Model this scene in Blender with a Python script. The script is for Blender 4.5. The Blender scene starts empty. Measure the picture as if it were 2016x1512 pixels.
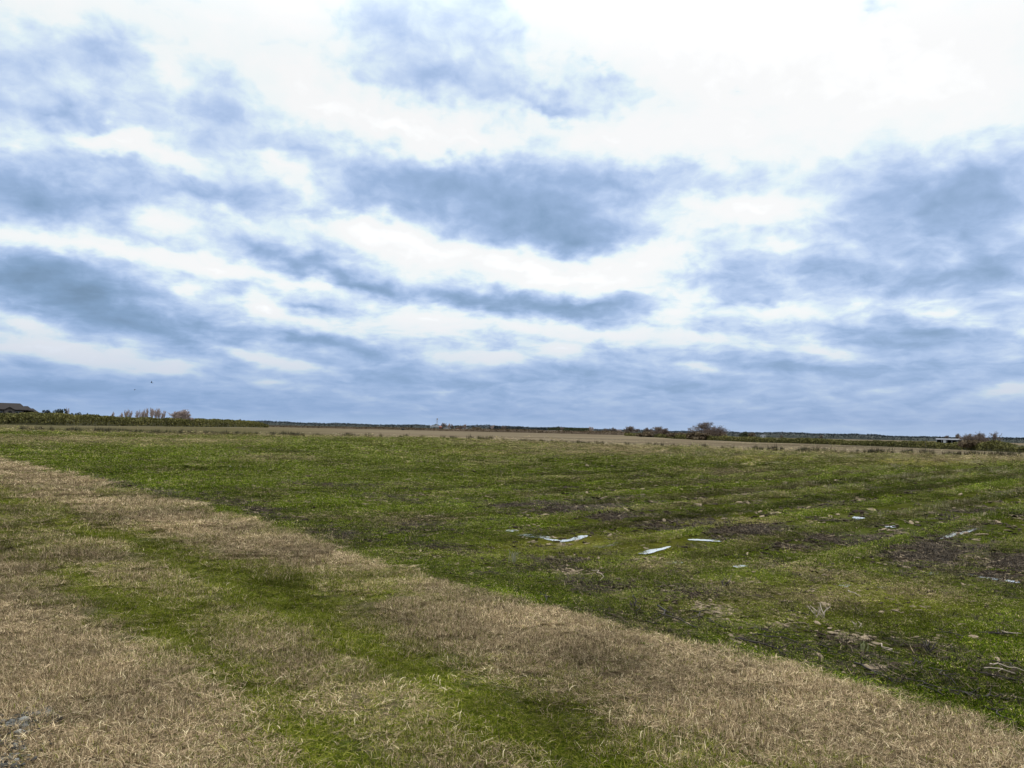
import bpy, math, random
import numpy as np
from mathutils import Matrix, Vector

R = math.radians
rng = np.random.default_rng(7)
random.seed(7)
S = bpy.context.scene
COL = S.collection

# ------------------------------------------------------------------ camera
CAM_H = 1.62
FPX = 1514.0
PITCH, ROLL = R(3.51), R(1.27)
CAMROT = Matrix.Rotation(R(90) + PITCH, 3, 'X') @ Matrix.Rotation(ROLL, 3, 'Z')
cam_d = bpy.data.cameras.new('camera')
cam_d.sensor_width = 36.0
cam_d.lens = 36.0 * FPX / 2016.0
cam_d.clip_start = 0.05
cam_d.clip_end = 20000
cam = bpy.data.objects.new('camera', cam_d)
cam.matrix_world = Matrix.Translation((0, 0, CAM_H)) @ CAMROT.to_4x4()
COL.objects.link(cam)
S.camera = cam

def ray(px, py):
    return (CAMROT @ Vector(((px - 1008) / FPX, (756 - py) / FPX, -1))).normalized()
def G(px, py, z=0.0):                      # a place on level ground
    d = ray(px, py)
    t = (z - CAM_H) / d.z
    return np.array([d.x * t, d.y * t])
def hline(px):                             # height of the horizon in the photograph at that column
    return 849.0 + 0.0222 * (px - 1008)
def at(px, dist):                          # a place at that bearing and distance
    d = ray(px, hline(px))
    l = math.hypot(d.x, d.y)
    return np.array([d.x / l * dist, d.y / l * dist])
def zat(px, py, dist):
    d = ray(px, py)
    return CAM_H + d.z / math.hypot(d.x, d.y) * dist
def azel(px, py):
    d = ray(px, py)
    return math.degrees(math.atan2(d.x, d.y)) / 10, math.degrees(math.asin(d.z)) / 10

# ------------------------------------------------------------------ sky and light
SUN_AZ, SUN_EL = R(28), R(42)
W = bpy.data.worlds.new('World')
S.world = W
W.use_nodes = True
nt = W.node_tree
N, L = nt.nodes, nt.links
N.clear()
def nn(t, **k):
    n = N.new(t)
    for a, b in k.items():
        setattr(n, a, b)
    return n
def lk(a, b):
    L.new(a, b)
def mth(op, a, b=None, c=None, clamp=False):
    n = nn('ShaderNodeMath', operation=op, use_clamp=clamp)
    for i, v in enumerate((a, b, c)):
        if v is None: continue
        if isinstance(v, (int, float)): n.inputs[i].default_value = v
        else: lk(v, n.inputs[i])
    return n.outputs[0]
def vmt(op, a, b=None, c=None):
    n = nn('ShaderNodeVectorMath', operation=op)
    for i, v in enumerate((a, b, c)):
        if v is None: continue
        if isinstance(v, (tuple, list)): n.inputs[i].default_value = v
        else: lk(v, n.inputs[i])
    return n.outputs[0]
tc = nn('ShaderNodeTexCoord')
D = vmt('NORMALIZE', tc.outputs['Generated'])
sx = nn('ShaderNodeSeparateXYZ'); lk(D, sx.inputs[0])
X, Y, Z = sx.outputs
Zc = mth('MAXIMUM', Z, 0.0)
az = mth('MULTIPLY', mth('ARCTAN2', X, Y), 180 / math.pi / 10)
el = mth('MULTIPLY', mth('ARCSINE', Zc), 180 / math.pi / 10)
den = mth('ADD', Zc, 0.055)
cmb = nn('ShaderNodeCombineXYZ'); lk(mth('DIVIDE', X, den), cmb.inputs[0]); lk(mth('DIVIDE', Y, den), cmb.inputs[1])
Q = cmb.outputs[0]                          # position on the cloud deck
def noise(vec, scale, detail, rough=.5, dist=0.0, dim='3D'):
    n = nn('ShaderNodeTexNoise', noise_dimensions=dim)
    lk(vec, n.inputs['Vector'])
    n.inputs['Scale'].default_value = scale
    n.inputs['Detail'].default_value = detail
    n.inputs['Roughness'].default_value = rough
    n.inputs['Distortion'].default_value = dist
    return n
Qs = vmt('MULTIPLY', Q, (0.75, 1.0, 1.0))
els_ = mth('ADD', el, .30)
lv_ = mth('MULTIPLY_ADD', el, 1.25, mth('MULTIPLY', mth('LOGARITHM', els_, math.e), 1.15))
cp = nn('ShaderNodeCombineXYZ'); lk(mth('MULTIPLY', az, 1.15), cp.inputs[0]); lk(lv_, cp.inputs[1])
LP = cp.outputs[0]                          # heaps shrink and flatten towards the horizon
w1 = noise(LP, 1.2, 3, .5)
w2 = noise(LP, 4.5, 3, .5)
pc = nn('ShaderNodeCombineXYZ'); lk(az, pc.inputs[0]); lk(el, pc.inputs[1])
P0 = pc.outputs[0]
wa = vmt('SUBTRACT', w1.outputs['Color'], (.5, .5, .5))
wb = vmt('SUBTRACT', w2.outputs['Color'], (.5, .5, .5))
amt = nn('ShaderNodeCombineXYZ')            # the warp shrinks towards the horizon, as the deck foreshortens
lk(mth('MULTIPLY_ADD', el, .10, .22), amt.inputs[0])
lk(mth('MULTIPLY_ADD', el, .15, .04), amt.inputs[1])
amt2 = vmt('MULTIPLY', amt.outputs[0], (.75, .75, 0))
P = vmt('MULTIPLY_ADD', wa, amt.outputs[0], P0)
P = vmt('MULTIPLY_ADD', wb, amt2, P)

# cloud masses: centre x, centre y, half length, half thickness (photo px), tilt (deg, down to the right), weight
BL = [
 # bright openings
 (1600, 60, 640, 230, 0, .62), (1250, 60, 260, 150, 10, .35), (1800, 150, 420, 120, 4, .30), (1460, 250, 330, 90, 0, .30),
 (1200, 265, 260, 60, 4, .38), (760, 235, 300, 62, 15, .62), (620, 200, 110, 55, 0, .25), (930, 275, 160, 45, 12, .25),
 (590, 30, 90, 110, 60, .35), (430, 40, 230, 110, 0, .22), (100, 10, 180, 50, 0, .22),
 (330, 155, 70, 40, 40, .25), (300, 300, 150, 28, 22, .45), (210, 268, 120, 25, 3, .3), (560, 335, 120, 35, 25, .42),
 (40, 275, 130, 40, 5, .2), (300, 435, 110, 45, 20, .34), (470, 430, 120, 25, 12, .25),
 (720, 450, 180, 45, 18, .42), (860, 490, 330, 42, 12, .5), (1090, 545, 330, 48, 6, .62), (1260, 520, 200, 50, -12, .35),
 (1320, 480, 110, 45, -20, .35), (1465, 412, 170, 42, -3, .60), (1530, 482, 90, 26, 0, .32), (1590, 550, 60, 18, 0, .22),
 (160, 480, 300, 28, 8, .42), (430, 520, 260, 26, 10, .45), (370, 570, 40, 25, 30, .3), (520, 608, 48, 36, 0, .62), (620, 565, 130, 18, 10, .3),
 (830, 635, 140, 44, 4, .60), (620, 640, 120, 20, 12, .30), (60, 640, 120, 30, 18, .35), (60, 680, 140, 22, 10, .40),
 (190, 703, 200, 26, 10, .60), (330, 722, 90, 22, -6, .42), (480, 690, 140, 18, 18, .40), (560, 715, 120, 18, 12, .45), (540, 752, 90, 12, 6, .34),
 (960, 703, 130, 24, -3, .62), (1110, 688, 60, 18, 6, .5), (1200, 665, 150, 24, 8, .46), (1040, 645, 130, 26, 6, .38),
 (1380, 665, 160, 22, 3, .36), (1360, 722, 90, 13, 5, .42), (1330, 610, 90, 34, -20, .45), (1550, 615, 190, 28, -4, .34), (1620, 690, 90, 18, 12, .42),
 (860, 770, 60, 9, 2, .30), (740, 788, 90, 8, 3, .18), (1740, 765, 60, 10, 0, .30), (1975, 772, 90, 17, -10, .52), (1430, 790, 60, 6, 0, .16),
 (1830, 620, 160, 18, 2, .2), (1950, 650, 90, 14, 4, .22), (1700, 840, 160, 6, 0, .18), (1850, 590, 120, 12, -6, .16),
 # dark bellies
 (880, 150, 170, 62, 8, -.26), (740, 40, 130, 80, -20, -.12), (950, 60, 90, 90, 0, -.20), (1090, 200, 130, 34, 4, -.38), (1185, 165, 60, 38, 30, -.30), (1290, 190, 70, 25, 0, -.15),
 (1720, 15, 130, 45, -10, -.50), (1459, 160, 30, 22, 0, -.30),
 (210, 115, 110, 40, 15, -.20), (80, 100, 180, 50, 4, -.12), (110, 205, 220, 38, 12, -.26), (420, 240, 190, 60, 10, -.10), (500, 290, 120, 30, 6, -.15),
 (210, 310, 120, 30, 15, -.25), (380, 390, 220, 40, 4, -.26), (70, 380, 230, 75, 6, -.40), (15, 320, 110, 60, 60, -.22), (200, 390, 90, 40, 20, -.20),
 (900, 370, 360, 80, 6, -.34), (1060, 430, 260, 85, 6, -.44), (1130, 470, 140, 38, 4, -.30), (850, 330, 180, 50, -8, -.16), (1220, 360, 180, 40, 2, -.22), (640, 400, 220, 36, 2, -.24),
 (150, 575, 260, 62, 14, -.50), (60, 540, 180, 60, 4, -.34), (250, 630, 240, 40, 14, -.34), (320, 470, 120, 20, 14, -.22), (430, 670, 120, 26, 14, -.30),
 (560, 500, 130, 30, 22, -.40), (700, 560, 180, 28, 20, -.44), (900, 590, 240, 26, 6, -.36), (1160, 602, 230, 34, 2, -.52), (1010, 546, 40, 10, 0, -.3), (1240, 575, 120, 22, 0, -.25),
 (630, 612, 110, 16, 8, -.34), (560, 660, 140, 14, 6, -.30), (720, 690, 170, 26, 12, -.30), (760, 740, 190, 26, 4, -.30),
 (1850, 400, 320, 100, -12, -.46), (1300, 330, 400, 60, 0, -.14), (1500, 215, 300, 20, 0, -.10), (1960, 330, 160, 70, -24, -.24), (1900, 530, 300, 70, -4, -.40), (1600, 540, 260, 46, 6, -.26), (1480, 590, 130, 28, 8, -.24), (1630, 480, 60, 16, 0, -.1),
 (1400, 540, 150, 28, 4, -.2), (1820, 660, 170, 34, -2, -.38), (1660, 650, 100, 22, 2, -.2), (1560, 720, 260, 26, 4, -.30), (1850, 720, 260, 34, 0, -.26), (1150, 730, 240, 22, 3, -.24),
 (1320, 765, 230, 20, 3, -.30), (1000, 760, 220, 30, 2, -.20), (130, 762, 300, 34, 2, -.34), (450, 790, 260, 26, 2, -.16), (470, 730, 60, 10, 8, -.2),
 (1260, 640, 60, 10, 4, -.15), (1200, 695, 60, 12, 0, -.2),
]
acc = None
for (bx, by, ra, rb, tilt, w) in BL:
    cx, cy = azel(bx, by)
    t = R(tilt)
    ax_, ay_ = azel(bx + ra * math.cos(t), by + ra * math.sin(t))
    ux, uy = ax_ - cx, ay_ - cy
    la = math.hypot(ux, uy)
    bx_, by_ = azel(bx - rb * math.sin(t), by + rb * math.cos(t))
    lb = math.hypot(bx_ - cx, by_ - cy)
    m = nn('ShaderNodeMapping', vector_type='TEXTURE')
    m.inputs['Location'].default_value = (cx, cy, 0)
    m.inputs['Rotation'].default_value = (0, 0, math.atan2(uy, ux))
    m.inputs['Scale'].default_value = (la * 1.5, lb * 1.5, 1)
    lk(P, m.inputs['Vector'])
    g = nn('ShaderNodeTexGradient', gradient_type='QUADRATIC_SPHERE')
    lk(m.outputs[0], g.inputs[0])
    acc = mth('MULTIPLY_ADD', g.outputs['Fac'], w * ((1.40 if by > 560 else 1.15) if w > 0 else (1.25 if by > 560 else 1.0)), acc if acc is not None else .50)
lw = noise(LP, 2.0, 3, .5)
LPw = vmt('MULTIPLY_ADD', vmt('SUBTRACT', lw.outputs['Color'], (.5, .5, .5)), (.35, .30, 0), LP)
f1 = noise(LPw, 1.5, 3, .5, 0)
f2 = noise(LPw, 3.4, 8, .56, 0)
F = mth('MULTIPLY_ADD', mth('SUBTRACT', f1.outputs['Fac'], .5), .42, acc)
f3 = noise(vmt('MULTIPLY', LPw, (1.9, 3.4, 1)), 2.2, 5, .52, 0)
lowf = mth('SUBTRACT', 1.0, mth('DIVIDE', el, 1.7), clamp=True)
F = mth('MULTIPLY_ADD', mth('SUBTRACT', f3.outputs['Fac'], .5), mth('MULTIPLY', lowf, .85), F)
ruf = mth('MULTIPLY_ADD', mth('MINIMUM', el, 3.0), -.17, 1.0)
F = mth('MULTIPLY_ADD', mth('SUBTRACT', f2.outputs['Fac'], .5), ruf, F)
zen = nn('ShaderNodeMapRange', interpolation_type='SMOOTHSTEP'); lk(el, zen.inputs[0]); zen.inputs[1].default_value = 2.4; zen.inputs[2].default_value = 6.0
F = mth('MULTIPLY_ADD', mth('MINIMUM', el, 3.0), .062, F)
F = mth('MULTIPLY_ADD', zen.outputs[0], .35, F)
flo = mth('MULTIPLY_ADD', mth('MINIMUM', el, 3.2), .085, .14)
F = mth('SMOOTH_MAX', F, mth('MULTIPLY_ADD', mth('SUBTRACT', F, flo), .45, flo), .10)
# towards the horizon the deck is seen edge-on through much air: an even blue
hz = mth('POWER', mth('SUBTRACT', 1.0, mth('DIVIDE', el, .95), clamp=True), 1.3)
F = mth('MULTIPLY_ADD', mth('SUBTRACT', .26, F), mth('MULTIPLY', hz, .45), F)
cr = nn('ShaderNodeValToRGB')
lk(F, cr.inputs[0])
els = cr.color_ramp.elements
stops = [(0.0, (.175, .275, .415)), (.14, (.225, .35, .54)), (.30, (.33, .465, .705)), (.45, (.46, .59, .83)), (.58, (.60, .72, .90)),
         (.70, (.75, .87, .925)), (.80, (.88, .925, .93)), (1.0, (.93, .935, .935))]
while len(els) < len(stops): els.new(.5)
for e, (p, c) in zip(els, stops):
    e.position = p; e.color = (*c, 1)
# blue air low down, with the palest thread right at the horizon
hcol = nn('ShaderNodeMix', data_type='RGBA'); hcol.inputs[7].default_value = (.215, .35, .61, 1)
lk(mth('MULTIPLY', hz, .80), hcol.inputs[0]); lk(cr.outputs[0], hcol.inputs[6])
low = mth('POWER', mth('SUBTRACT', 1.0, mth('DIVIDE', el, .13), clamp=True), 1.2)
hc2 = nn('ShaderNodeMix', data_type='RGBA'); hc2.inputs[7].default_value = (.50, .64, .83, 1)
lk(mth('MULTIPLY', low, .55), hc2.inputs[0]); lk(hcol.outputs[2], hc2.inputs[6])
# the blown-out openings are really brighter than the film's white; the overcast zenith is also raised, above the view, to light the ground
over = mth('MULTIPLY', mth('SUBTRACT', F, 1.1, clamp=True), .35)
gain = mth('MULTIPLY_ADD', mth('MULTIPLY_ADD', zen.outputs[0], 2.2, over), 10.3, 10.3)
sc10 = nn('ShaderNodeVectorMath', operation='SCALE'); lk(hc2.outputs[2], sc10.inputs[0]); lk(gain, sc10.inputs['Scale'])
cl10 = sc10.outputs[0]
sky = nn('ShaderNodeTexSky', sky_type='NISHITA', sun_disc=False)
sky.sun_elevation = SUN_EL; sky.sun_rotation = SUN_AZ
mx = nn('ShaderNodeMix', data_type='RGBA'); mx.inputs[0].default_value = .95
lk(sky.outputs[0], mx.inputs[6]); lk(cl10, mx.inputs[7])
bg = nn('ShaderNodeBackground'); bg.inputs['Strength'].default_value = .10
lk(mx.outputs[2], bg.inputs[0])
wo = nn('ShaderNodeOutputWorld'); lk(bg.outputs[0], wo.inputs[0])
W.cycles.sampling_method = 'MANUAL'; W.cycles.sample_map_resolution = 512

sd = bpy.data.lights.new('sun', 'SUN'); sd.energy = 1.25; sd.angle = R(14); sd.color = (1, .92, .78)
so = bpy.data.objects.new('sun', sd)
sv = Vector((math.sin(SUN_AZ) * math.cos(SUN_EL), math.cos(SUN_AZ) * math.cos(SUN_EL), math.sin(SUN_EL)))
so.rotation_euler = sv.to_track_quat('Z', 'Y').to_euler()
COL.objects.link(so)
S.view_settings.view_transform = 'Standard'; S.view_settings.look = 'None'
S.view_settings.gamma = 1; S.view_settings.exposure = 0.0
S.cycles.max_bounces = 4; S.cycles.diffuse_bounces = 2; S.cycles.transparent_max_bounces = 4

# ------------------------------------------------------------------ helpers
def tag(o, label=None, cat=None, group=None, kind=None):
    if label: o['label'] = label
    if cat: o['category'] = cat
    if group: o['group'] = group
    if kind: o['kind'] = kind
    return o
def empty(name, loc, rz=0.0):
    o = bpy.data.objects.new(name, None); COL.objects.link(o)
    o.location = loc; o.rotation_euler = (0, 0, rz); o.empty_display_size = .3
    return o
def mesh_obj(name, verts, faces, mat, parent=None, smooth=False, link=True):
    me = bpy.data.meshes.new(name)
    me.from_pydata([tuple(v) for v in verts], [], [tuple(int(i) for i in f) for f in faces])
    me.update()
    if mat: me.materials.append(mat)
    if smooth: me.polygons.foreach_set('use_smooth', [True] * len(me.polygons))
    o = bpy.data.objects.new(name, me)
    if link: COL.objects.link(o)
    if parent: o.parent = parent
    return o
def fast_mesh(name, V, F, mat, smooth=False, parent=None, link=True):
    """V (n,3) floats, F (m,k) ints, all faces of the same size"""
    V = np.ascontiguousarray(V, dtype=np.float32); F = np.ascontiguousarray(F, dtype=np.int32)
    me = bpy.data.meshes.new(name)
    k = F.shape[1]
    me.vertices.add(len(V)); me.vertices.foreach_set('co', V.ravel())
    me.loops.add(F.size); me.loops.foreach_set('vertex_index', F.ravel())
    me.polygons.add(len(F)); me.polygons.foreach_set('loop_start', np.arange(0, F.size, k, dtype=np.int32))
    me.polygons.foreach_set('loop_total', np.full(len(F), k, dtype=np.int32))
    if smooth: me.polygons.foreach_set('use_smooth', np.ones(len(F), dtype=bool))
    me.update(calc_edges=True)
    if mat: me.materials.append(mat)
    o = bpy.data.objects.new(name, me)
    if link: COL.objects.link(o)
    if parent: o.parent = parent
    return o
def fattr(me, name, vals, domain='POINT'):
    a = me.attributes.new(name, 'FLOAT', domain)
    a.data.foreach_set('value', np.ascontiguousarray(vals, dtype=np.float32))

class NB:                                    # material node builder
    def __init__(s, name):
        s.m = bpy.data.materials.new(name); s.m.use_nodes = True
        s.t = s.m.node_tree; s.t.nodes.clear()
        s.out = s.t.nodes.new('ShaderNodeOutputMaterial')
    def n(s, t, **k):
        x = s.t.nodes.new(t)
        for a, b in k.items(): setattr(x, a, b)
        return x
    def set(s, inp, v):
        if isinstance(v, bpy.types.NodeSocket): s.t.links.new(v, inp)
        else: inp.default_value = v
    def math(s, op, a, b=0.0, c=0.0, clamp=False):
        x = s.n('ShaderNodeMath', operation=op, use_clamp=clamp)
        s.set(x.inputs[0], a); s.set(x.inputs[1], b); s.set(x.inputs[2], c)
        return x.outputs[0]
    def mix(s, f, a, b):
        x = s.n('ShaderNodeMix', data_type='RGBA')
        s.set(x.inputs[0], f)
        for i, v in ((6, a), (7, b)):
            s.set(x.inputs[i], v if isinstance(v, bpy.types.NodeSocket) else (*v, 1))
        return x.outputs[2]
    def attr(s, name, t='GEOMETRY'):
        return s.n('ShaderNodeAttribute', attribute_name=name, attribute_type=t).outputs['Fac']
    def pos(s):
        return s.n('ShaderNodeNewGeometry').outputs['Position']
    def noise(s, vec, scale, detail=4, rough=.55, out='Fac'):
        x = s.n('ShaderNodeTexNoise'); s.t.links.new(vec, x.inputs['Vector'])
        x.inputs['Scale'].default_value = scale; x.inputs['Detail'].default_value = detail
        x.inputs['Roughness'].default_value = rough
        return x.outputs[out]
    def ramp(s, f, stops):
        x = s.n('ShaderNodeValToRGB'); s.t.links.new(f, x.inputs[0])
        e = x.color_ramp.elements
        while len(e) < len(stops): e.new(.5)
        for q, (p, c) in zip(e, stops): q.position = p; q.color = (*c, 1)
        return x.outputs[0]
    def step(s, v, lo, hi):
        x = s.n('ShaderNodeMapRange', interpolation_type='SMOOTHSTEP')
        s.set(x.inputs[0], v); x.inputs[1].default_value = lo; x.inputs[2].default_value = hi
        return x.outputs[0]
    def finish(s, col, rough=.9, bump=None, bstr=.5, bdist=.02, spec=.2, trans=0.0, metal=0.0):
        b = s.n('ShaderNodeBsdfPrincipled')
        s.set(b.inputs['Base Color'], col if isinstance(col, bpy.types.NodeSocket) else (*col, 1))
        s.set(b.inputs['Roughness'], rough); b.inputs['Specular IOR Level'].default_value = spec
        b.inputs['Metallic'].default_value = metal
        if bump is not None:
            u = s.n('ShaderNodeBump'); u.inputs['Strength'].default_value = bstr; u.inputs['Distance'].default_value = bdist
            s.t.links.new(bump, u.inputs['Height']); s.t.links.new(u.outputs[0], b.inputs['Normal'])
        o = b.outputs[0]
        if trans:
            tr = s.n('ShaderNodeBsdfTranslucent'); s.set(tr.inputs[0], col)
            ms = s.n('ShaderNodeMixShader'); ms.inputs[0].default_value = trans
            s.t.links.new(o, ms.inputs[1]); s.t.links.new(tr.outputs[0], ms.inputs[2]); o = ms.outputs[0]
        s.t.links.new(o, s.out.inputs[0])
        return s.m

def vnoise(x, y, seed=0):
    xi = np.floor(x).astype(np.int64); yi = np.floor(y).astype(np.int64)
    fx = x - xi; fy = y - yi
    fx = fx * fx * (3 - 2 * fx); fy = fy * fy * (3 - 2 * fy)
    def h(a, b):
        n = (a * 374761393 + b * 668265263 + seed * 974634777) & 0xffffffff
        n = ((n ^ (n >> 13)) * 1274126177) & 0xffffffff
        n = n ^ (n >> 16)
        return (n & 0xffff) / 65535.0
    return (h(xi, yi) * (1 - fx) + h(xi + 1, yi) * fx) * (1 - fy) + (h(xi, yi + 1) * (1 - fx) + h(xi + 1, yi + 1) * fx) * fy
def fbm(x, y, sc, oc=4, seed=0, rough=.5):
    a, t, s = 1.0, 0.0, 0.0
    for i in range(oc):
        c, sn = math.cos(.6 * i + .3), math.sin(.6 * i + .3)
        t = t + a * (vnoise((x * c - y * sn) * sc + 17.3 * i, (x * sn + y * c) * sc - 9.1 * i, seed + i) - .5)
        s += a; a *= rough; sc *= 2.03
    return t / s * 2                         # about -1..1
def sstep(v, lo, hi):
    t = np.clip((v - lo) / (hi - lo), 0, 1)
    return t * t * (3 - 2 * t)

# ------------------------------------------------------------------ lie of the land
FZ = -0.12                                   # the field lies a little under the grass verge
EDGE_PX = [(-400, 800), (0, 915), (120, 940), (260, 972), (440, 1012), (640, 1072), (760, 1105), (860, 1135), (1000, 1162), (1080, 1190), (1200, 1222),
           (1300, 1248), (1450, 1285), (1600, 1325), (1720, 1360), (1850, 1402), (2016, 1470)]
EDGE_PX[0] = (-250, 866)
EDGE_PX = [(a, b + 16 * math.exp(-((a - 900) / 420) ** 2)) for a, b in EDGE_PX]
EP = np.array([G(*p) for p in EDGE_PX])
A0 = G(0, 915); B0 = G(1850, 1402)
E_DIR = (A0 - B0) / np.linalg.norm(A0 - B0)  # runs away to the left
E_NRM = np.array([E_DIR[1], -E_DIR[0]])
if np.dot(G(300, 1400) - B0, E_NRM) < 0: E_NRM = -E_NRM
def st(p):
    q = np.asarray(p) - B0
    return q @ E_DIR, q @ E_NRM
def line_of(pts):
    a = np.array([st(G(*p)) for p in pts]); a = a[np.argsort(a[:, 0])]
    return a[:, 0], a[:, 1]
ES, ET = line_of(EDGE_PX)
BANDS = [  # (points, half width m, strength)
 (line_of([(0, 985), (40, 995), (182, 1045), (283, 1075), (445, 1140), (547, 1168), (640, 1215), (760, 1290), (944, 1386), (1126, 1467), (1300, 1560)]), .42, 1.0),
 (line_of([(0, 1045), (162, 1143), (243, 1190), (364, 1264), (486, 1337), (607, 1446), (700, 1530)]), .30, .95),
]
Z_LO = line_of([(-250, 985), (0, 1068), (150, 1135), (250, 1205), (400, 1290), (500, 1368), (640, 1490), (760, 1600)])
Z_HI = line_of([(-250, 930), (0, 968), (150, 1000), (300, 1040), (480, 1095), (640, 1160), (760, 1240), (1000, 1318), (1300, 1405), (1700, 1520)])
def edge_d(x, y):
    s, t = st(np.stack([x, y], -1))
    d = t - np.interp(s, ES, ET)
    return s, t, d + .16 * fbm(x, y, 1.0, 4, 5, .65) + .06 * fbm(x, y, 5, 2, 6)

def pix_ellipse(cx, cy, hw, hh, tilt=0.0, z=FZ):
    c = G(cx, cy, z); t = R(tilt)
    u = (G(cx + hw * math.cos(t), cy + hw * math.sin(t), z) - G(cx - hw * math.cos(t), cy - hw * math.sin(t), z)) / 2
    v = (G(cx, cy + hh, z) - G(cx, cy - hh, z)) / 2
    return c, np.linalg.inv(np.stack([u, v], 1))
def emask(x, y, lst):
    m = np.zeros_like(x)
    for (cx, cy, hw, hh, tilt, w) in lst:
        c, inv = pix_ellipse(cx, cy, hw, hh, tilt)
        dx = x - c[0]; dy = y - c[1]
        q = (inv[0, 0] * dx + inv[0, 1] * dy) ** 2 + (inv[1, 0] * dx + inv[1, 1] * dy) ** 2
        m = np.maximum(m, w * np.exp(-q * .8))
    return m
MUD = [(1080, 1000, 110, 8, 3, 1), (1200, 1018, 110, 7, 8, 1), (1290, 1030, 40, 8, 5, .8), (1430, 1042, 90, 10, 2, .9), (1590, 1060, 70, 9, 4, .9),
       (1840, 1090, 110, 22, 6, 1.1), (1960, 1112, 110, 22, 6, 1.2), (1870, 1040, 60, 10, -14, .8), (1965, 1010, 30, 8, 0, .7),
       (1100, 1108, 55, 6, -5, 1), (1030, 1116, 40, 5, 0, .8), (1540, 1128, 40, 8, 2, .5), (1180, 1155, 60, 6, 0, .8),
       (1345, 1172, 60, 9, 3, .8), (1560, 1078, 50, 8, 0, .6), (500, 1000, 90, 7, 14, 1), (600, 1040, 60, 6, 14, .5), (700, 960, 90, 4, 2, .7), (810, 985, 60, 6, 5, .5),
       (250, 960, 90, 4, 14, .9), (330, 975, 70, 4, 14, .9), (790, 1045, 70, 8, 3, .7), (880, 1080, 60, 6, 3, .6), (1660, 1270, 60, 12, 12, .6), (1980, 1320, 50, 14, 10, .8), (1800, 1280, 60, 10, 10, .6),
       (1700, 985, 60, 5, -8, .3), (1140, 880, 120, 3, 0, .5), (700, 1060, 80, 10, 12, .5)]
PALE = [(1480, 1155, 45, 7, 5, .8), (1420, 1205, 60, 9, 8, 1), (1480, 1228, 60, 8, 8, .9), (1560, 1228, 55, 8, 6, 1), (1690, 1260, 45, 9, 8, 1), (1600, 1295, 20, 5, 10, .6),
        (1130, 1130, 45, 7, 10, .8), (1140, 1100, 30, 5, 0, .6), (1270, 1098, 40, 4, 0, .5), (1620, 1118, 22, 8, 10, .7), (1450, 1110, 40, 6, 0, .4), (1730, 1320, 28, 6, 10, .8), (1800, 1330, 30, 6, 10, .5),
        (1850, 1262, 60, 7, 4, .6), (1780, 1100, 60, 5, 3, .5), (1200, 1180, 30, 5, 0, .3), (1040, 1100, 40, 4, 0, .4), (720, 1010, 60, 8, 8, .3), (1350, 1130, 30, 5, 0, .5), (1920, 1230, 30, 5, 0, .4)]
YEL = [(1500, 905, 70, 5, 0, 1), (1800, 914, 100, 5, 0, 1), (940, 893, 70, 3, 0, .5), (1400, 1030, 120, 10, 0, .5), (1120, 1075, 200, 25, 0, .35), (1700, 1170, 260, 40, 0, .4)]
TAN = [(1200, 881, 130, 6, 0, 1), (1230, 893, 150, 5, 0, .9), (1440, 930, 60, 5, 0, .8), (100, 868, 180, 6, 0, .8), (350, 870, 200, 5, 0, .6), (1000, 872, 120, 4, 0, .7), (1900, 905, 200, 5, 0, .7),
       (1480, 900, 60, 4, 0, .3), (620, 1070, 70, 18, 12, .4), (980, 912, 50, 4, 0, .4), (560, 905, 60, 4, 0, .4)]
PUDDLES = [(a_, b_, max(12, c_ * 1.2), max(1.9, d_ * .72), e_) for a_, b_, c_, d_, e_ in [(1052, 1056, 26, 4.6, 2), (1088, 1063, 14, 1.6, 8), (1130, 1061, 22, 4.4, -10), (1213, 1071, 17, 3.0, -12), (1288, 1084, 27, 3.4, -13), (1181, 1077, 9, 1.8, 0), (1388, 1064, 26, 2.4, 3),
           (1008, 1045, 10, 1.8, 0), (1330, 1108, 14, 2.2, 0), (1888, 1050, 32, 5.0, -16), (1865, 1131, 36, 3.6, 3), (1965, 1141, 34, 3.0, 8), (1560, 1131, 16, 3.6, -4), (1457, 1115, 12, 1.6, 0),
           (1663, 1153, 9, 3.0, 0), (1848, 1001, 14, 3.2, -4), (1502, 1238, 16, 3.4, 8), (1738, 1156, 6, 1.6, 0), (1900, 1132, 14, 1.8, 4), (1690, 1020, 9, 1.2, 0), (1755, 1037, 8, 1.0, 0)]]
ROW_A = G(1550, 1040, FZ); ROW_B = G(2000, 962, FZ)
ROW_DIR = (ROW_B - ROW_A) / np.linalg.norm(ROW_B - ROW_A)
ROW_NRM = np.array([-ROW_DIR[1], ROW_DIR[0]])
LEVEE_PX = [(-200, 847), (54, 850), (134, 852), (268, 856), (402, 858), (536, 860), (723, 862), (822, 862.5), (922, 866), (1040, 871), (1120, 874), (1188, 876), (1295, 880), (1402, 884), (1442, 886), (1511, 889),
            (1663, 893.5), (1797, 895.5), (1878, 898), (1971, 900), (2250, 908)]
LV = np.array([G(a, b, FZ) for a, b in LEVEE_PX])
LV_AZ = np.arctan2(LV[:, 0], LV[:, 1]); LV_R = np.hypot(LV[:, 0], LV[:, 1])
def levee_dr(x, y):
    a = np.arctan2(x, y); r = np.hypot(x, y)
    return r - np.interp(a, LV_AZ, LV_R), a, r

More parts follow.
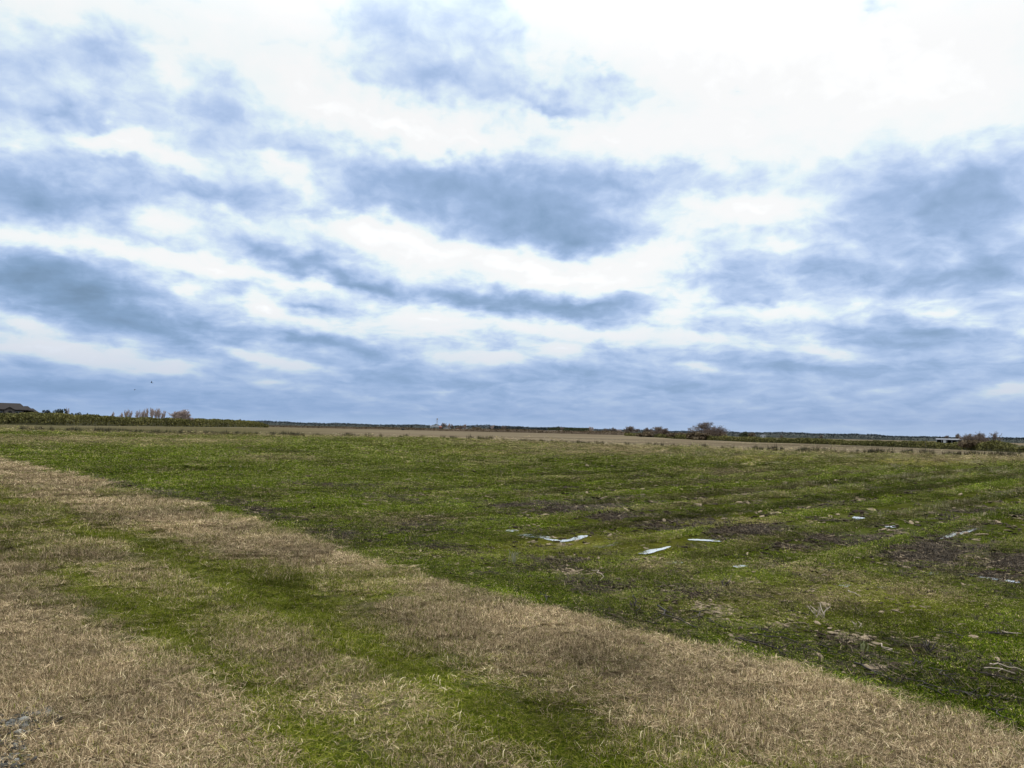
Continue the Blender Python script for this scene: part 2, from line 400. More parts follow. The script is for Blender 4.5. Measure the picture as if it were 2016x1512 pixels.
def height(x, y):
    s, t, d = edge_d(x, y)
    verge = sstep(d, -.35, .25)
    r = np.hypot(x, y)
    hv = .03 * fbm(x, y, .5, 2, 11) + .022 * fbm(x, y, 3.5, 3, 12)
    for (ls, lt), hw, w in BANDS:             # the wheel ruts
        hv = hv - .035 * w * np.exp(-((t - np.interp(s, ls, lt)) / hw) ** 2)
    q = (np.stack([x, y], -1) @ ROW_NRM)
    rowamp = .5 + .5 * sstep(x, 2, 14)
    hf = FZ + .03 * fbm(x, y, .35, 3, 21) + .035 * fbm(x, y, 2.2, 4, 22, .6) + .022 * rowamp * np.cos(q * 2 * math.pi / 1.45)
    md = emask(x, y, MUD)
    hf = hf + md * (.03 * fbm(x, y, 5, 3, 25, .6) + .02)
    dr, a, _ = levee_dr(x, y)
    hf = hf + .14 * np.exp(-(dr / 2.2) ** 2)
    far = sstep(r, 60, 160)
    hf = hf * (1 - far) + (FZ + .14 * np.exp(-(dr / 2.2) ** 2) + .05 * fbm(x, y, .02, 3, 27)) * far
    h = hf * (1 - verge) + (hv) * verge
    for (cx, cy, hw, hh, tl) in PUDDLES:
        c, inv = pix_ellipse(cx, cy, hw, hh, tl)
        near = (np.abs(x - c[0]) < 2.5) & (np.abs(y - c[1]) < 2.5)
        if not near.any(): continue
        dx = x[near] - c[0]; dy = y[near] - c[1]
        k = (inv[0, 0] * dx + inv[0, 1] * dy) ** 2 + (inv[1, 0] * dx + inv[1, 1] * dy) ** 2
        f = 1 - sstep(k + .5 * fbm(x[near], y[near], 6, 3, 31), .8, 3.6)
        h[near] = h[near] * (1 - f) + (FZ - .006) * f
    return h

# ------------------------------------------------------------------ ground sheet (cut along the edges of verge, field and stubble)
fine = np.linspace(-41, 41, 560)
ang = np.concatenate([np.linspace(-180, -45, 22), fine, np.linspace(45, 176, 22)])
rr = [0.4, .9, 1.5, 2.0, 2.4]
while rr[-1] < 70: rr.append(rr[-1] * 1.0072)
while rr[-1] < 14000: rr.append(rr[-1] * 1.03)
rr = np.array(rr)
AA, RR = np.meshgrid(np.radians(ang), rr)
gx = (RR * np.sin(AA)).ravel(); gy = (RR * np.cos(AA)).ravel()
gz = height(gx, gy)
na, nr = len(ang), len(rr)
ii = np.arange(nr - 1)[:, None] * na; jj = np.arange(na)[None, :]; j2 = (jj + 1) % na
quads = np.stack([ii + jj, ii + j2, ii + na + j2, ii + na + jj], -1).reshape(-1, 4)[:, ::-1]
GV = np.stack([gx, gy, gz], -1)
def ground_masks(x, y):
    s, t, d = edge_d(x, y)
    dr, a, r = levee_dr(x, y)
    green = np.zeros_like(x)
    for (ls, lt), hw, w in BANDS:
        u = (t - np.interp(s, ls, lt)) / (hw * (1 + .35 * fbm(x, y, .9, 2, 41)))
        green = np.maximum(green, w * np.exp(-u * u))
    green = np.clip(green * (1.25 + .8 * fbm(x, y, 1.6, 3, 42)), 0, 1)
    wv = .16 * fbm(x, y, 1.4, 3, 39)
    zone = sstep(t + wv - np.interp(s, *Z_HI), -.12, .12) * sstep(np.interp(s, *Z_LO) - t - wv, -.12, .12)
    green = np.maximum(green, zone * np.clip(.24 + .80 * fbm(x, y, 1.3, 4, 38, .65), .03, .85))
    pt = sstep(fbm(x, y, .9, 4, 43), .28, .62) * .55 * sstep(-(t - np.interp(s, *BANDS[0][0])), -.9, .6)
    green = np.clip(np.maximum(green, pt), 0, 1)
    # patch of gravel showing at the near left
    mud = np.clip(emask(x, y, MUD) * (1.15 + 1.0 * fbm(x, y, 1.3, 4, 44)) + .28 * sstep(fbm(x, y, .45, 4, 45), .15, .6) * (d < 0), 0, 1)
    pale = np.clip(emask(x, y, PALE) * (.45 + 3.4 * fbm(x, y, 3.2, 4, 46, .65)) + .8 * sstep(fbm(x, y, 1.6, 4, 40, .7), .42, .62) * (d < 0), 0, 1)
    yel = np.clip(emask(x, y, YEL) * (1 + 1.2 * fbm(x, y, .4, 3, 47)), 0, 1)
    tan = np.clip(emask(x, y, TAN) * (1 + 1.2 * fbm(x, y, .3, 3, 48)), 0, 1)
    tan = np.maximum(tan, .8 * sstep(dr + 8 * fbm(x, y, .05, 3, 49), -26, -2) * sstep(r, 30, 60))
    return dict(d=d, green=green, mud=mud, pale=pale, yel=yel, tan=tan, dr=dr, r=r)
GM = ground_masks(gx, gy)

# materials of the ground
b = NB('verge_soil'); P_ = b.pos()
nA = b.noise(P_, 9, 5, .65); nB = b.noise(P_, 70, 4, .6)
dry = b.ramp(nA, [(.25, (.05, .037, .022)), (.5, (.11, .083, .052)), (.75, (.18, .14, .09))])
grn = b.ramp(nA, [(.3, (.035, .05, .012)), (.7, (.085, .10, .03))])
c = b.mix(b.attr('green'), dry, grn)
c = b.mix(b.step(nB, .35, .7), b.mix(.5, c, (.06, .05, .03)), c)
M_VERGE = b.finish(c, 1.0, nB, .8, .02, spec=0.0)
b = NB('field_soil'); P_ = b.pos()
n1 = b.noise(P_, .35, 5, .6); n2 = b.noise(P_, 2.6, 5, .65); n3 = b.noise(P_, 22, 5, .65); n4 = b.noise(P_, .07, 4, .5)
c = b.ramp(n3, [(.28, (.010, .011, .003)), (.5, (.028, .034, .004)), (.68, (.06, .07, .007)), (.85, (.12, .11, .035))])
c = b.mix(b.math('MULTIPLY', b.step(n2, .45, .75), .6), c, (.075, .068, .032))
c = b.mix(b.math('MULTIPLY', b.step(n1, .5, .7), .4), c, (.10, .10, .03))
c = b.mix(b.math('MULTIPLY', b.step(n4, .5, .65), .35), c, (.05, .085, .012))
c = b.mix(b.math('MULTIPLY', b.attr('yel'), .65), c, (.17, .145, .025))
c = b.mix(b.math('MULTIPLY', b.attr('tan'), b.step(n2, .25, .62)), c, b.ramp(n3, [(.3, (.075, .07, .035)), (.7, (.16, .14, .08))]))
c = b.mix(b.step(b.math('ADD', b.attr('mud'), b.math('MULTIPLY', b.math('SUBTRACT', n2, .5), .9)), .3, .65), c, b.ramp(n3, [(.3, (.012, .009, .006)), (.55, (.035, .026, .018)), (.8, (.10, .078, .052))]))
c = b.mix(b.step(b.math('ADD', b.attr('pale'), b.math('MULTIPLY', b.math('SUBTRACT', n2, .5), .9)), .3, .6), c, b.ramp(n3, [(.3, (.15, .115, .08)), (.7, (.28, .225, .165))]))
M_FIELD = b.finish(c, 1.0, n3, .9, .03, spec=0.0)
b = NB('stubble_soil'); P_ = b.pos()
mp = b.n('ShaderNodeMapping'); b.t.links.new(P_, mp.inputs[0]); mp.inputs['Rotation'].default_value = (0, 0, R(12)); mp.inputs['Scale'].default_value = (.010, .030, 1)
n1 = b.noise(mp.outputs[0], 1.0, 5, .6); n2 = b.noise(P_, .5, 5, .7); n3 = b.noise(P_, .012, 3, .5)
c = b.ramp(n1, [(.3, (.055, .043, .028)), (.45, (.105, .084, .057)), (.6, (.15, .122, .082)), (.72, (.22, .185, .125))])
c = b.mix(b.math('MULTIPLY', b.step(n2, .4, .75), .5), c, (.10, .082, .055))
c = b.mix(b.math('MULTIPLY', b.step(n3, .45, .65), .35), c, (.09, .085, .065))
c = b.mix(b.attr('olive'), c, b.ramp(n2, [(.3, (.035, .034, .012)), (.7, (.075, .070, .027))]))
c = b.mix(b.attr('straw'), c, (.20, .17, .11))
c = b.mix(b.attr('dark'), c, (.024, .021, .011))
M_STUB = b.finish(c, 1.0, spec=0.0)

# masks of the far stubble field
saz = np.degrees(np.arctan2(gx, gy))
olive = sstep(-saz, 8, 24) * (.75 + .5 * fbm(gx, gy, .015, 3, 57))
olive = np.clip(olive, 0, 1)
LH_PX = [(-250, 831), (0, 836), (130, 838), (270, 839.5), (400, 841), (528, 842)]
RH_PX = [(1230, 858), (1330, 864), (1400, 867), (1480, 871), (1560, 873), (1650, 876), (1750, 879.5), (1850, 884), (1930, 888), (2020, 892), (2250, 902)]
LH = np.array([G(a, c_, FZ) for a, c_ in LH_PX]); RH = np.array([G(a, c_, FZ) for a, c_ in RH_PX])
def d_poly(x, y, pl):
    best = np.full_like(x, 1e9)
    for p, q in zip(pl[:-1], pl[1:]):
        v = q - p; l2 = v @ v
        tt = np.clip(((x - p[0]) * v[0] + (y - p[1]) * v[1]) / l2, 0, 1)
        best = np.minimum(best, np.hypot(x - p[0] - tt * v[0], y - p[1] - tt * v[1]))
    return best
straw = np.zeros_like(gx); far_i = GM['r'] > 50
straw[far_i] = np.maximum(np.exp(-(d_poly(gx[far_i], gy[far_i], LH) / 9) ** 2) * .75, np.exp(-(d_poly(gx[far_i], gy[far_i], RH) / 5) ** 2) * .4)
straw = np.maximum(straw, .5 * np.exp(-((GM['dr'] - 17) / 8) ** 2) * (.5 + fbm(gx, gy, .02, 3, 55)) * sstep(saz, -8, 4))
darkm = np.clip(np.exp(-((GM['dr'] - 5) / 7.0) ** 2) * (.9 + fbm(gx, gy, .06, 3, 51)), 0, 1) * (1 - .5 * sstep(saz, 0, 8))
for k, (o_, w_) in enumerate(((26, 4.), (46, 7.), (80, 11.))):
    darkm = np.maximum(darkm, .6 * np.exp(-((GM['dr'] - o_) / w_) ** 2) * sstep(saz, 4, 12) * np.clip(.6 + fbm(gx, gy, .015, 2, 60 + k), 0, 1))

fc = quads
fd = GM['d'][fc].mean(1); fr = GM['dr'][fc].mean(1) + 3 * fbm(gx[fc[:, 0]], gy[fc[:, 0]], .08, 3, 70)
is_v = fd > 0
is_s = (~is_v) & (fr > 0)
is_f = ~(is_v | is_s)
def sheet(name, sel, mat, attrs):
    f = fc[sel]; u, inv = np.unique(f, return_inverse=True)
    o = fast_mesh(name, GV[u], inv.reshape(f.shape), mat, True)
    for k, v in attrs.items(): fattr(o.data, k, v[u])
    return tag(o, kind='structure')
sheet('grass_verge', is_v, M_VERGE, dict(green=GM['green']))
sheet('green_field', is_f, M_FIELD, {k: GM[k] for k in ('mud', 'pale', 'yel', 'tan')})
sheet('stubble_field', is_s, M_STUB, dict(olive=olive, straw=np.clip(straw, 0, 1), dark=darkm))

# puddles
b = NB('puddle_water')
nw = b.noise(b.pos(), 9, 3, .5)
M_WATER = b.finish((.56, .60, .60), .20, nw, .15, .01, spec=1.0, metal=.5)
M_WATER.node_tree.nodes['Principled BSDF'].inputs['IOR'].default_value = 1.6
for i, (cx, cy, hw, hh, tl) in enumerate(PUDDLES):
    c0, _ = pix_ellipse(cx, cy, hw, hh, tl); t = R(tl)
    pts = []
    n_ = 40
    for k in range(n_):
        a = 2 * math.pi * k / n_
        w_ = 1 + .30 * math.sin(2 * a + i * 1.3) + .22 * math.sin(3 * a + i * 2.1) + .12 * math.sin(5 * a + i) + random.uniform(-.22, .22)
        ex, ey = hw * 1.05 * math.cos(a) * (.9 + .1 * w_), hh * 1.05 * math.sin(a) * w_
        q = G(cx + ex * math.cos(t), cy + ex * math.sin(t) + ey, FZ)
        pts.append((q[0] - c0[0], q[1] - c0[1], 0))
    o = mesh_obj('puddle', [(0, 0, 0)] + pts, [(0, k + 1, (k + 1) % n_ + 1) for k in range(n_)], M_WATER)
    o.location = (c0[0], c0[1], FZ + .004)
    tag(o, kind='structure')

# ------------------------------------------------------------------ grass, as instanced sods
def blades(n, rad, lmin, lmax, wmin, wmax, lean, curve, segs=3, tuft=0, seed=0, flat=0.0):
    g = np.random.default_rng(seed)
    r_ = rad * np.sqrt(g.random(n)); a_ = g.random(n) * 2 * math.pi
    bx, by = r_ * np.cos(a_), r_ * np.sin(a_)
    if tuft:
        k = g.integers(0, tuft, n); ca = g.random(tuft) * 6.283; cr_ = rad * np.sqrt(g.random(tuft))
        pull = g.random(n) < .7
        bx = np.where(pull, cr_[k] * np.cos(ca[k]) + g.normal(0, .014, n), bx); by = np.where(pull, cr_[k] * np.sin(ca[k]) + g.normal(0, .014, n), by)
    ln = g.uniform(lmin, lmax, n) * (1 + .35 * (g.random(n) > .93)); w = g.uniform(wmin, wmax, n)
    az_ = g.random(n) * 6.283; th = np.abs(g.normal(0, lean, n)) ; th = np.minimum(th, 1.5)
    cv = g.normal(0, curve, n) + curve * .6; tw = g.normal(0, .5, n)
    V = []; px_, py_, pz_ = bx, by, np.full(n, -.01)
    for s_ in range(segs + 1):
        f = s_ / segs
        wd = w * (1 - f ** 1.6) * .5 if s_ < segs else np.zeros(n)
        nx, ny = -np.sin(az_ + tw), np.cos(az_ + tw)
        if s_ < segs:
            V.append(np.stack([px_ - nx * wd, py_ - ny * wd, pz_], -1)); V.append(np.stack([px_ + nx * wd, py_ + ny * wd, pz_], -1))
        else:
            V.append(np.stack([px_, py_, pz_], -1))
        ang_ = th + cv * f
        dl = ln / segs
        az2 = az_ + tw * f
        px_ = px_ + np.sin(ang_) * np.cos(az2) * dl; py_ = py_ + np.sin(ang_) * np.sin(az2) * dl; pz_ = np.maximum(pz_ + np.cos(ang_) * dl * (1 - flat), .002)
    V = np.stack(V, 1)                        # n, 2*segs+1, 3
    m = 2 * segs + 1
    tri = []
    for s_ in range(segs - 1):
        a0 = 2 * s_; tri += [(a0, a0 + 1, a0 + 3), (a0, a0 + 3, a0 + 2)]
    tri.append((2 * segs - 2, 2 * segs - 1, 2 * segs))
    F_ = (np.arange(n)[:, None, None] * m + np.array(tri)[None]).reshape(-1, 3)
    return V.reshape(-1, 3), F_, np.repeat(g.random(n), m), np.repeat(g.random(n), m)
def sod(name, mat, *parts):
    Vs, Fs, T, K = [], [], [], []; o_ = 0
    for (V, F_, t, k) in parts:
        Vs.append(V); Fs.append(F_ + o_); T.append(t); K.append(k); o_ += len(V)
    o = fast_mesh(name, np.concatenate(Vs), np.concatenate(Fs), mat, link=False)
    fattr(o.data, 'tone', np.concatenate(T)); fattr(o.data, 'pick', np.concatenate(K))
    return o

b = NB('verge_grass')
tone = b.attr('tone'); pick = b.attr('pick'); g_ = b.attr('green', 'INSTANCER'); br = b.attr('bright', 'INSTANCER')
dry = b.ramp(tone, [(0, (.034, .024, .013)), (.35, (.135, .098, .055)), (.65, (.33, .245, .148)), (.90, (.54, .42, .26)), (1, (.84, .72, .46))])
grn = b.ramp(tone, [(0, (.020, .032, .001)), (.4, (.058, .082, .003)), (.75, (.125, .145, .009)), (1, (.32, .30, .07))])
c = b.mix(b.math('LESS_THAN', pick, g_), dry, grn)
c = b.mix(1.0, c, c)
hs = b.n('ShaderNodeHueSaturation'); b.set(hs.inputs['Value'], br); b.set(hs.inputs['Color'], c)
M_VG = b.finish(hs.outputs[0], .9, spec=.04, trans=.25)
b = NB('field_grass')
tone = b.attr('tone'); pick = b.attr('pick'); yl = b.attr('yel', 'INSTANCER'); tn = b.attr('tan', 'INSTANCER'); br = b.attr('bright', 'INSTANCER')
grn = b.ramp(tone, [(0, (.008, .015, .001)), (.35, (.027, .050, .002)), (.7, (.070, .108, .004)), (.92, (.155, .19, .012)), (1, (.36, .35, .08))])
grn = b.mix(b.math('MULTIPLY', yl, .7), grn, (.20, .18, .03))
tanc = b.ramp(tone, [(0, (.07, .05, .03)), (.6, (.22, .165, .09)), (1, (.50, .41, .25))])
c = b.mix(b.math('LESS_THAN', pick, b.math('ADD', b.math('MULTIPLY', tn, .75), .10)), grn, tanc)
hs = b.n('ShaderNodeHueSaturation'); b.set(hs.inputs['Value'], br); b.set(hs.inputs['Color'], c)
M_FG = b.finish(hs.outputs[0], .9, spec=.03, trans=.25)
b = NB('dead_litter')
c = b.ramp(b.attr('tone'), [(0, (.010, .008, .005)), (.6, (.032, .024, .016)), (.85, (.09, .066, .042)), (1, (.32, .25, .16))])
M_LIT = b.finish(c, .85)
b = NB('pale_stalks')
c = b.ramp(b.attr('tone'), [(0, (.12, .11, .05)), (.6, (.26, .235, .13)), (1, (.52, .47, .30))])
M_STK = b.finish(c, .8)

def collection(name, objs):
    c_ = bpy.data.collections.new(name)
    for o in objs: c_.objects.link(o)
    return c_
C_VERGE = collection('verge_sods', [sod('verge_sod', M_VG, blades(360, .26, .03, .075, .0020, .0038, 1.15, 1.2, 3, 22, 100 + i), blades(520, .26, .04, .12, .002, .0036, 1.5, .45, 3, 16, 200 + i, .6)) for i in range(7)])
C_FIELD = collection('field_sods', [sod('field_sod', M_FG, blades(430, .30, .015, .04, .003, .007, 1.15, .5, 2, 30, 300 + i, .3), blades(110, .30, .02, .055, .002, .004, .8, .6, 2, 10, 400 + i)) for i in range(6)])
C_LIT = collection('litter_sods', [sod('litter_sod', M_LIT, blades(90, .35, .06, .30, .004, .010, 1.35, .15, 2, 8, 500 + i, .75), blades(26, .35, .04, .12, .003, .006, .7, .3, 2, 5, 540 + i)) for i in range(5)])
C_STK = collection('stalk_sods', [sod('stalk_sod', M_STK, blades(11, .08, .06, .17, .006, .011, .28, .1, 2, 2, 600 + i), blades(9, .14, .06, .18, .006, .011, 1.3, .1, 2, 0, 640 + i, .6)) for i in range(5)])

def scatter(name, label, cat, x, y, z, rot, scl, col_, attrs, seed=0):
    n = len(x)
    me = bpy.data.meshes.new(name)
    me.vertices.add(n); me.vertices.foreach_set('co', np.stack([x, y, z], -1).astype(np.float32).ravel())
    for k, v in (('rot', rot), ('scl', scl)):
        a = me.attributes.new(k, 'FLOAT_VECTOR', 'POINT'); a.data.foreach_set('vector', np.ascontiguousarray(v, dtype=np.float32).ravel())
    a = me.attributes.new('vi', 'INT', 'POINT'); a.data.foreach_set('value', np.random.default_rng(seed).integers(0, len(col_.objects), n).astype(np.int32))
    for k, v in attrs.items(): fattr(me, k, v)
    o = bpy.data.objects.new(name, me); COL.objects.link(o)
    g = bpy.data.node_groups.new(name, 'GeometryNodeTree')
    g.interface.new_socket('Geometry', in_out='INPUT', socket_type='NodeSocketGeometry')
    g.interface.new_socket('Geometry', in_out='OUTPUT', socket_type='NodeSocketGeometry')
    gi = g.nodes.new('NodeGroupInput'); go = g.nodes.new('NodeGroupOutput')
    ip = g.nodes.new('GeometryNodeInstanceOnPoints'); ci = g.nodes.new('GeometryNodeCollectionInfo')
    ci.inputs['Collection'].default_value = col_; ci.inputs['Separate Children'].default_value = True; ci.inputs['Reset Children'].default_value = True
    def na(nm, t):
        q = g.nodes.new('GeometryNodeInputNamedAttribute'); q.data_type = t; q.inputs['Name'].default_value = nm
        return [s_ for s_ in q.outputs if s_.enabled][0]
    g.links.new(gi.outputs[0], ip.inputs['Points']); g.links.new(ci.outputs[0], ip.inputs['Instance'])
    ip.inputs['Pick Instance'].default_value = True
    g.links.new(na('vi', 'INT'), ip.inputs['Instance Index'])
    rv = g.nodes.new('FunctionNodeEulerToRotation'); g.links.new(na('rot', 'FLOAT_VECTOR'), rv.inputs[0]); g.links.new(rv.outputs[0], ip.inputs['Rotation'])
    g.links.new(na('scl', 'FLOAT_VECTOR'), ip.inputs['Scale'])
    g.links.new(ip.outputs[0], go.inputs[0])
    md = o.modifiers.new('scatter', 'NODES'); md.node_group = g
    return tag(o, label, cat, kind='stuff')

def polar_samples(n_near, r0, r1, lod, half=40):
    """points around the camera's place: even up to lod metres, then thinning as 1/r^2"""
    g = np.random.default_rng(int(n_near + r1))
    area_near = (lod ** 2 - r0 ** 2); dens = n_near / area_near
    n_far = int(dens * 2 * lod ** 2 * math.log(r1 / lod))
    rn = np.sqrt(g.uniform(r0 ** 2, lod ** 2, n_near)); rf = lod * np.exp(g.uniform(0, math.log(r1 / lod), n_far))
    r_ = np.concatenate([rn, rf]); a_ = np.radians(g.uniform(-half, half, len(r_)))
    return r_ * np.sin(a_), r_ * np.cos(a_), r_
def rots(n, tilt=.08, seed=0):
    g = np.random.default_rng(seed)
    return np.stack([g.normal(0, tilt, n), g.normal(0, tilt, n), g.random(n) * 6.283], -1)

# the verge
x, y, r_ = polar_samples(1900, 2.3, 45, 7, 42)
m_ = ground_masks(x, y)
keep = (m_['d'] > -.10 + rng.normal(0, .10, len(x)))
x, y, r_ = x[keep], y[keep], r_[keep]; m_ = {k: v[keep] for k, v in m_.items()}
GRAV = [(50, 1430, 45, 14, -8, .75), (5, 1505, 30, 14, 0, .8)]
gv = emask(x, y, GRAV)
keep = rng.random(len(x)) > gv * 1.3
x, y, r_ = x[keep], y[keep], r_[keep]; m_ = {k: v[keep] for k, v in m_.items()}
lod = np.maximum(1, r_ / 7); hs_ = .88 * np.clip(.85 + 1.0 * fbm(x, y, 2.6, 3, 81, .7), .45, 1.8) * (1 - .3 * m_['green'])
scatter('verge_grass', 'matted dry tan grass with green wheel tracks covering the near verge', 'grass', x, y, height(x, y), rots(len(x), .06, 1),
        np.stack([lod, lod, hs_ * (1 + .25 * (lod - 1))], -1), C_VERGE,
        dict(green=np.clip(m_['green'] * .95 + .08 + .35 * sstep(fbm(x, y, .7, 4, 82), .0, .5), 0, .93), bright=np.clip(.98 + .80 * fbm(x, y, 1.1, 4, 83, .65) + rng.normal(0, .10, len(x)), .45, 1.6)))
# the field
x, y, r_ = polar_samples(6000, 3.5, 140, 9, 41)
m_ = ground_masks(x, y)
bare = np.clip(m_['mud'] * 1.0 + m_['pale'] * 1.1, 0, 1)
pm = emask(x, y, [(a, c_ + f * .3, e * 1.0, f * 1.5, g2, 1.4) for (a, c_, e, f, g2) in PUDDLES])
pb = emask(x, y, [(a, c_ + f * 3.4, e * 1.35, f * 5.0, g2, 1.9) for (a, c_, e, f, g2) in PUDDLES])
keep = (m_['d'] < .05) & (m_['dr'] < -1) & (rng.random(len(x)) > bare * .95) & (pm < .45)
pb = pb[keep]
x, y, r_ = x[keep], y[keep], r_[keep]; m_ = {k: v[keep] for k, v in m_.items()}
lod = np.maximum(1, r_ / 9); hs_ = np.clip(.7 + .8 * fbm(x, y, 1.3, 3, 84), .3, 1.5) * (.62 + .38 * sstep(r_, 8, 20)) * (1 - .93 * np.clip(pb, 0, 1)) * (1 - .55 * sstep(m_['dr'], -30, -4))
RSP = 1.45                                   # drilled rows, plain to see on the right half
azd = np.degrees(np.arctan2(x, y)); rowy = rng.random(len(x)) < .95 * sstep(azd, -8, 6) * sstep(r_, 9, 14) * (1 - .5 * sstep(r_, 70, 110))
qn = x * ROW_NRM[0] + y * ROW_NRM[1]; k_ = np.round(qn / RSP)
tgt = k_ * RSP + rng.normal(0, .05, len(x)); sh = np.where(rowy, tgt - qn, 0.0)
x = x + sh * ROW_NRM[0]; y = y + sh * ROW_NRM[1]
wr = np.where(rowy, np.minimum(lod * .6, .62 + .22 * (lod - 1)), lod * .95); lr_ = np.where(rowy, lod * 1.35, lod * .95)
ro = rots(len(x), .07, 2); ro[:, 2] = np.where(rowy, math.atan2(ROW_DIR[1], ROW_DIR[0]), ro[:, 2])
rowb = np.where(rowy, np.where(k_ % 2 == 0, .72, 1.22) + .30 * (np.sin(k_ * 78.233) * 9631.17 % 1 - .5), 1.0) * 1.08
rowtan = np.where(rowy & (np.abs(np.sin(k_ * 12.9898) * 43758.5 % 1) < .35), .45, 0)
scatter('field_grass', 'low bright green weeds and winter grass covering the wide field', 'grass', x, y, height(x, y), ro,
        np.stack([lr_, wr, hs_ * np.minimum(1 + .22 * (lod - 1), 2.0)], -1), C_FIELD,
        dict(yel=m_['yel'], tan=np.clip(m_['tan'] + rowtan * np.clip(fbm(x, y, .12, 2, 88) + .3, 0, 1) + .75 * sstep(fbm(x, y, .9, 4, 85, .75) + rng.normal(0, .12, len(x)), .10, .5), 0, 1), bright=rowb * np.clip(1.0 + 1.0 * fbm(x, y, .8, 5, 86, .8) + rng.normal(0, .25, len(x)), .2, 2.2)))
# clods of soil, dark on the wet streaks and pale on the dried patches
b = NB('soil_clod')
c = b.mix(b.attr('dry', 'INSTANCER'), b.ramp(b.noise(b.pos(), 40, 3, .6), [(.3, (.018, .013, .009)), (.7, (.055, .042, .030))]), b.ramp(b.noise(b.pos(), 40, 3, .6), [(.3, (.15, .115, .075)), (.7, (.30, .24, .165))]))
M_CLOD = b.finish(c, .95, spec=.05)
def clod_mesh(i):
    g = np.random.default_rng(1000 + i); V, F_ = [], []
    n_, m_ = 9, 5
    for q in range(m_):
        th = math.pi * q / (m_ - 1)
        for k in range(n_):
            ph = 2 * math.pi * k / n_; rj = g.uniform(.65, 1.15)
            V.append((.05 * math.sin(th) * math.cos(ph) * rj, .035 * math.sin(th) * math.sin(ph) * rj, .014 * math.cos(th) * g.uniform(.8, 1.2)))
    F_ = [(q * n_ + k, (q + 1) * n_ + k, (q + 1) * n_ + (k + 1) % n_, q * n_ + (k + 1) % n_) for q in range(m_ - 1) for k in range(n_)]
    return fast_mesh('clod', V, np.array(F_), M_CLOD, True, link=False)
C_CLOD = collection('clods', [clod_mesh(i) for i in range(5)])
x, y, r_ = polar_samples(26000, 4, 70, 10, 41)
m_ = ground_masks(x, y)
nearf = (1 - sstep(r_, 9, 22)) * sstep(x, -3, 1)
want = np.clip(m_['mud'] * .55 + m_['pale'] * .9 + .04 + .16 * nearf * (fbm(x, y, 1.2, 3, 92) > 0), 0, 1)
keep = (m_['d'] < -.15) & (m_['dr'] < 0) & (rng.random(len(x)) < want)
x, y, r_ = x[keep], y[keep], r_[keep]; mu, pa = m_['mud'][keep], m_['pale'][keep]
lod = np.maximum(1, r_ / 12) * rng.uniform(.25, 1.0, len(x)) ** 1.5 * (.75 + .5 * sstep(r_, 9, 20))
scatter('soil_clods', 'crumbled clods of soil, dark on the wet streaks and tan on the dried patches', 'soil clods', x, y, height(x, y) + .012, rots(len(x), .2, 6),
        np.stack([lod * 1.5, lod, np.minimum(lod, 2.0) * .8], -1), C_CLOD, dict(dry=(rng.random(len(x)) < np.clip(.25 + pa * 1.5 - mu * .45, .05, .95)).astype(float)))
# dark plant litter on the muddy streaks
x, y, r_ = polar_samples(2600, 4, 60, 9, 41)
m_ = ground_masks(x, y)
near_edge = np.exp(-((m_['d'] + .55) / .45) ** 2) * sstep(x, .3, 1.2)
want = np.clip(m_['mud'] * .85 + .30 * near_edge + .045, 0, 1)
keep = (m_['d'] < -.1) & (m_['dr'] < 0) & (rng.random(len(x)) < want)
x, y, r_ = x[keep], y[keep], r_[keep]; ne = near_edge[keep]
lod = np.maximum(1, r_ / 10)
ro = rots(len(x), .05, 3); ed = math.atan2(E_DIR[1], E_DIR[0]); ro[:, 2] = ed + rng.normal(0, .25 + .5 * (ne < .2), len(x))
scatter('plant_litter', 'dark broken stems and rotting plant litter strewn over the muddy streaks', 'plant litter', x, y, height(x, y) + .008, ro,
        np.stack([lod * 1.3, lod * .45, .6 + .1 * lod], -1), C_LIT, {})
# rows of pale cut stalks
qs, ss = [], []
RSP = 1.45
row_q = np.arange(-50, 62)
for k in row_q:
    n_ = 900
    s_ = rng.uniform(-20, 75, n_)
    qs.append(np.full(n_, k * RSP) + rng.normal(0, .05, n_)); ss.append(s_)
q_ = np.concatenate(qs); s_ = np.concatenate(ss)
x = s_ * ROW_DIR[0] + q_ * ROW_NRM[0]; y = s_ * ROW_DIR[1] + q_ * ROW_NRM[1]
m_ = ground_masks(x, y)
az_ = np.degrees(np.arctan2(x, y))
pr = (.05 + 1.6 * sstep(x, 4, 18) * sstep(m_['r'], 13, 20)) * np.clip(.25 + 1.4 * fbm(x, y, .25, 3, 91), .02, 1) * (1 - .7 * sstep(m_['r'], 35, 80))
keep = (m_['d'] < -.3) & (m_['dr'] < 0) & (np.repeat(np.abs(np.sin(row_q * 7.13)) < .6, 900)) & (np.abs(az_) < 41) & (m_['r'] > 7) & (rng.random(len(x)) < pr * .8)
x, y = x[keep], y[keep]; r_ = np.hypot(x, y); lod = np.maximum(1, r_ / 22)
scatter('cut_stalks', 'short pale cut stalks standing in faint rows across the field', 'stubble', x, y, height(x, y), rots(len(x), .1, 4),
        np.stack([lod * 1.2, lod * 1.2, (.75 + .5 * rng.random(len(x))) * (1 + .3 * (lod - 1))], -1), C_STK, {})
# stubble just past the levee
x, y, r_ = polar_samples(400, 60, 230, 90, 41)
m_ = ground_masks(x, y)
keep = (m_['dr'] > 0) & (rng.random(len(x)) < .8)
x, y, r_ = x[keep], y[keep], r_[keep]
scatter('straw_tufts', 'sparse straw tufts on the brown far field beyond the low levee', 'stubble', x, y, height(x, y), rots(len(x), .1, 5),
        np.stack([np.full(len(x), 5.), np.full(len(x), 5.), .8 + .5 * rng.random(len(x))], -1), C_STK, {})
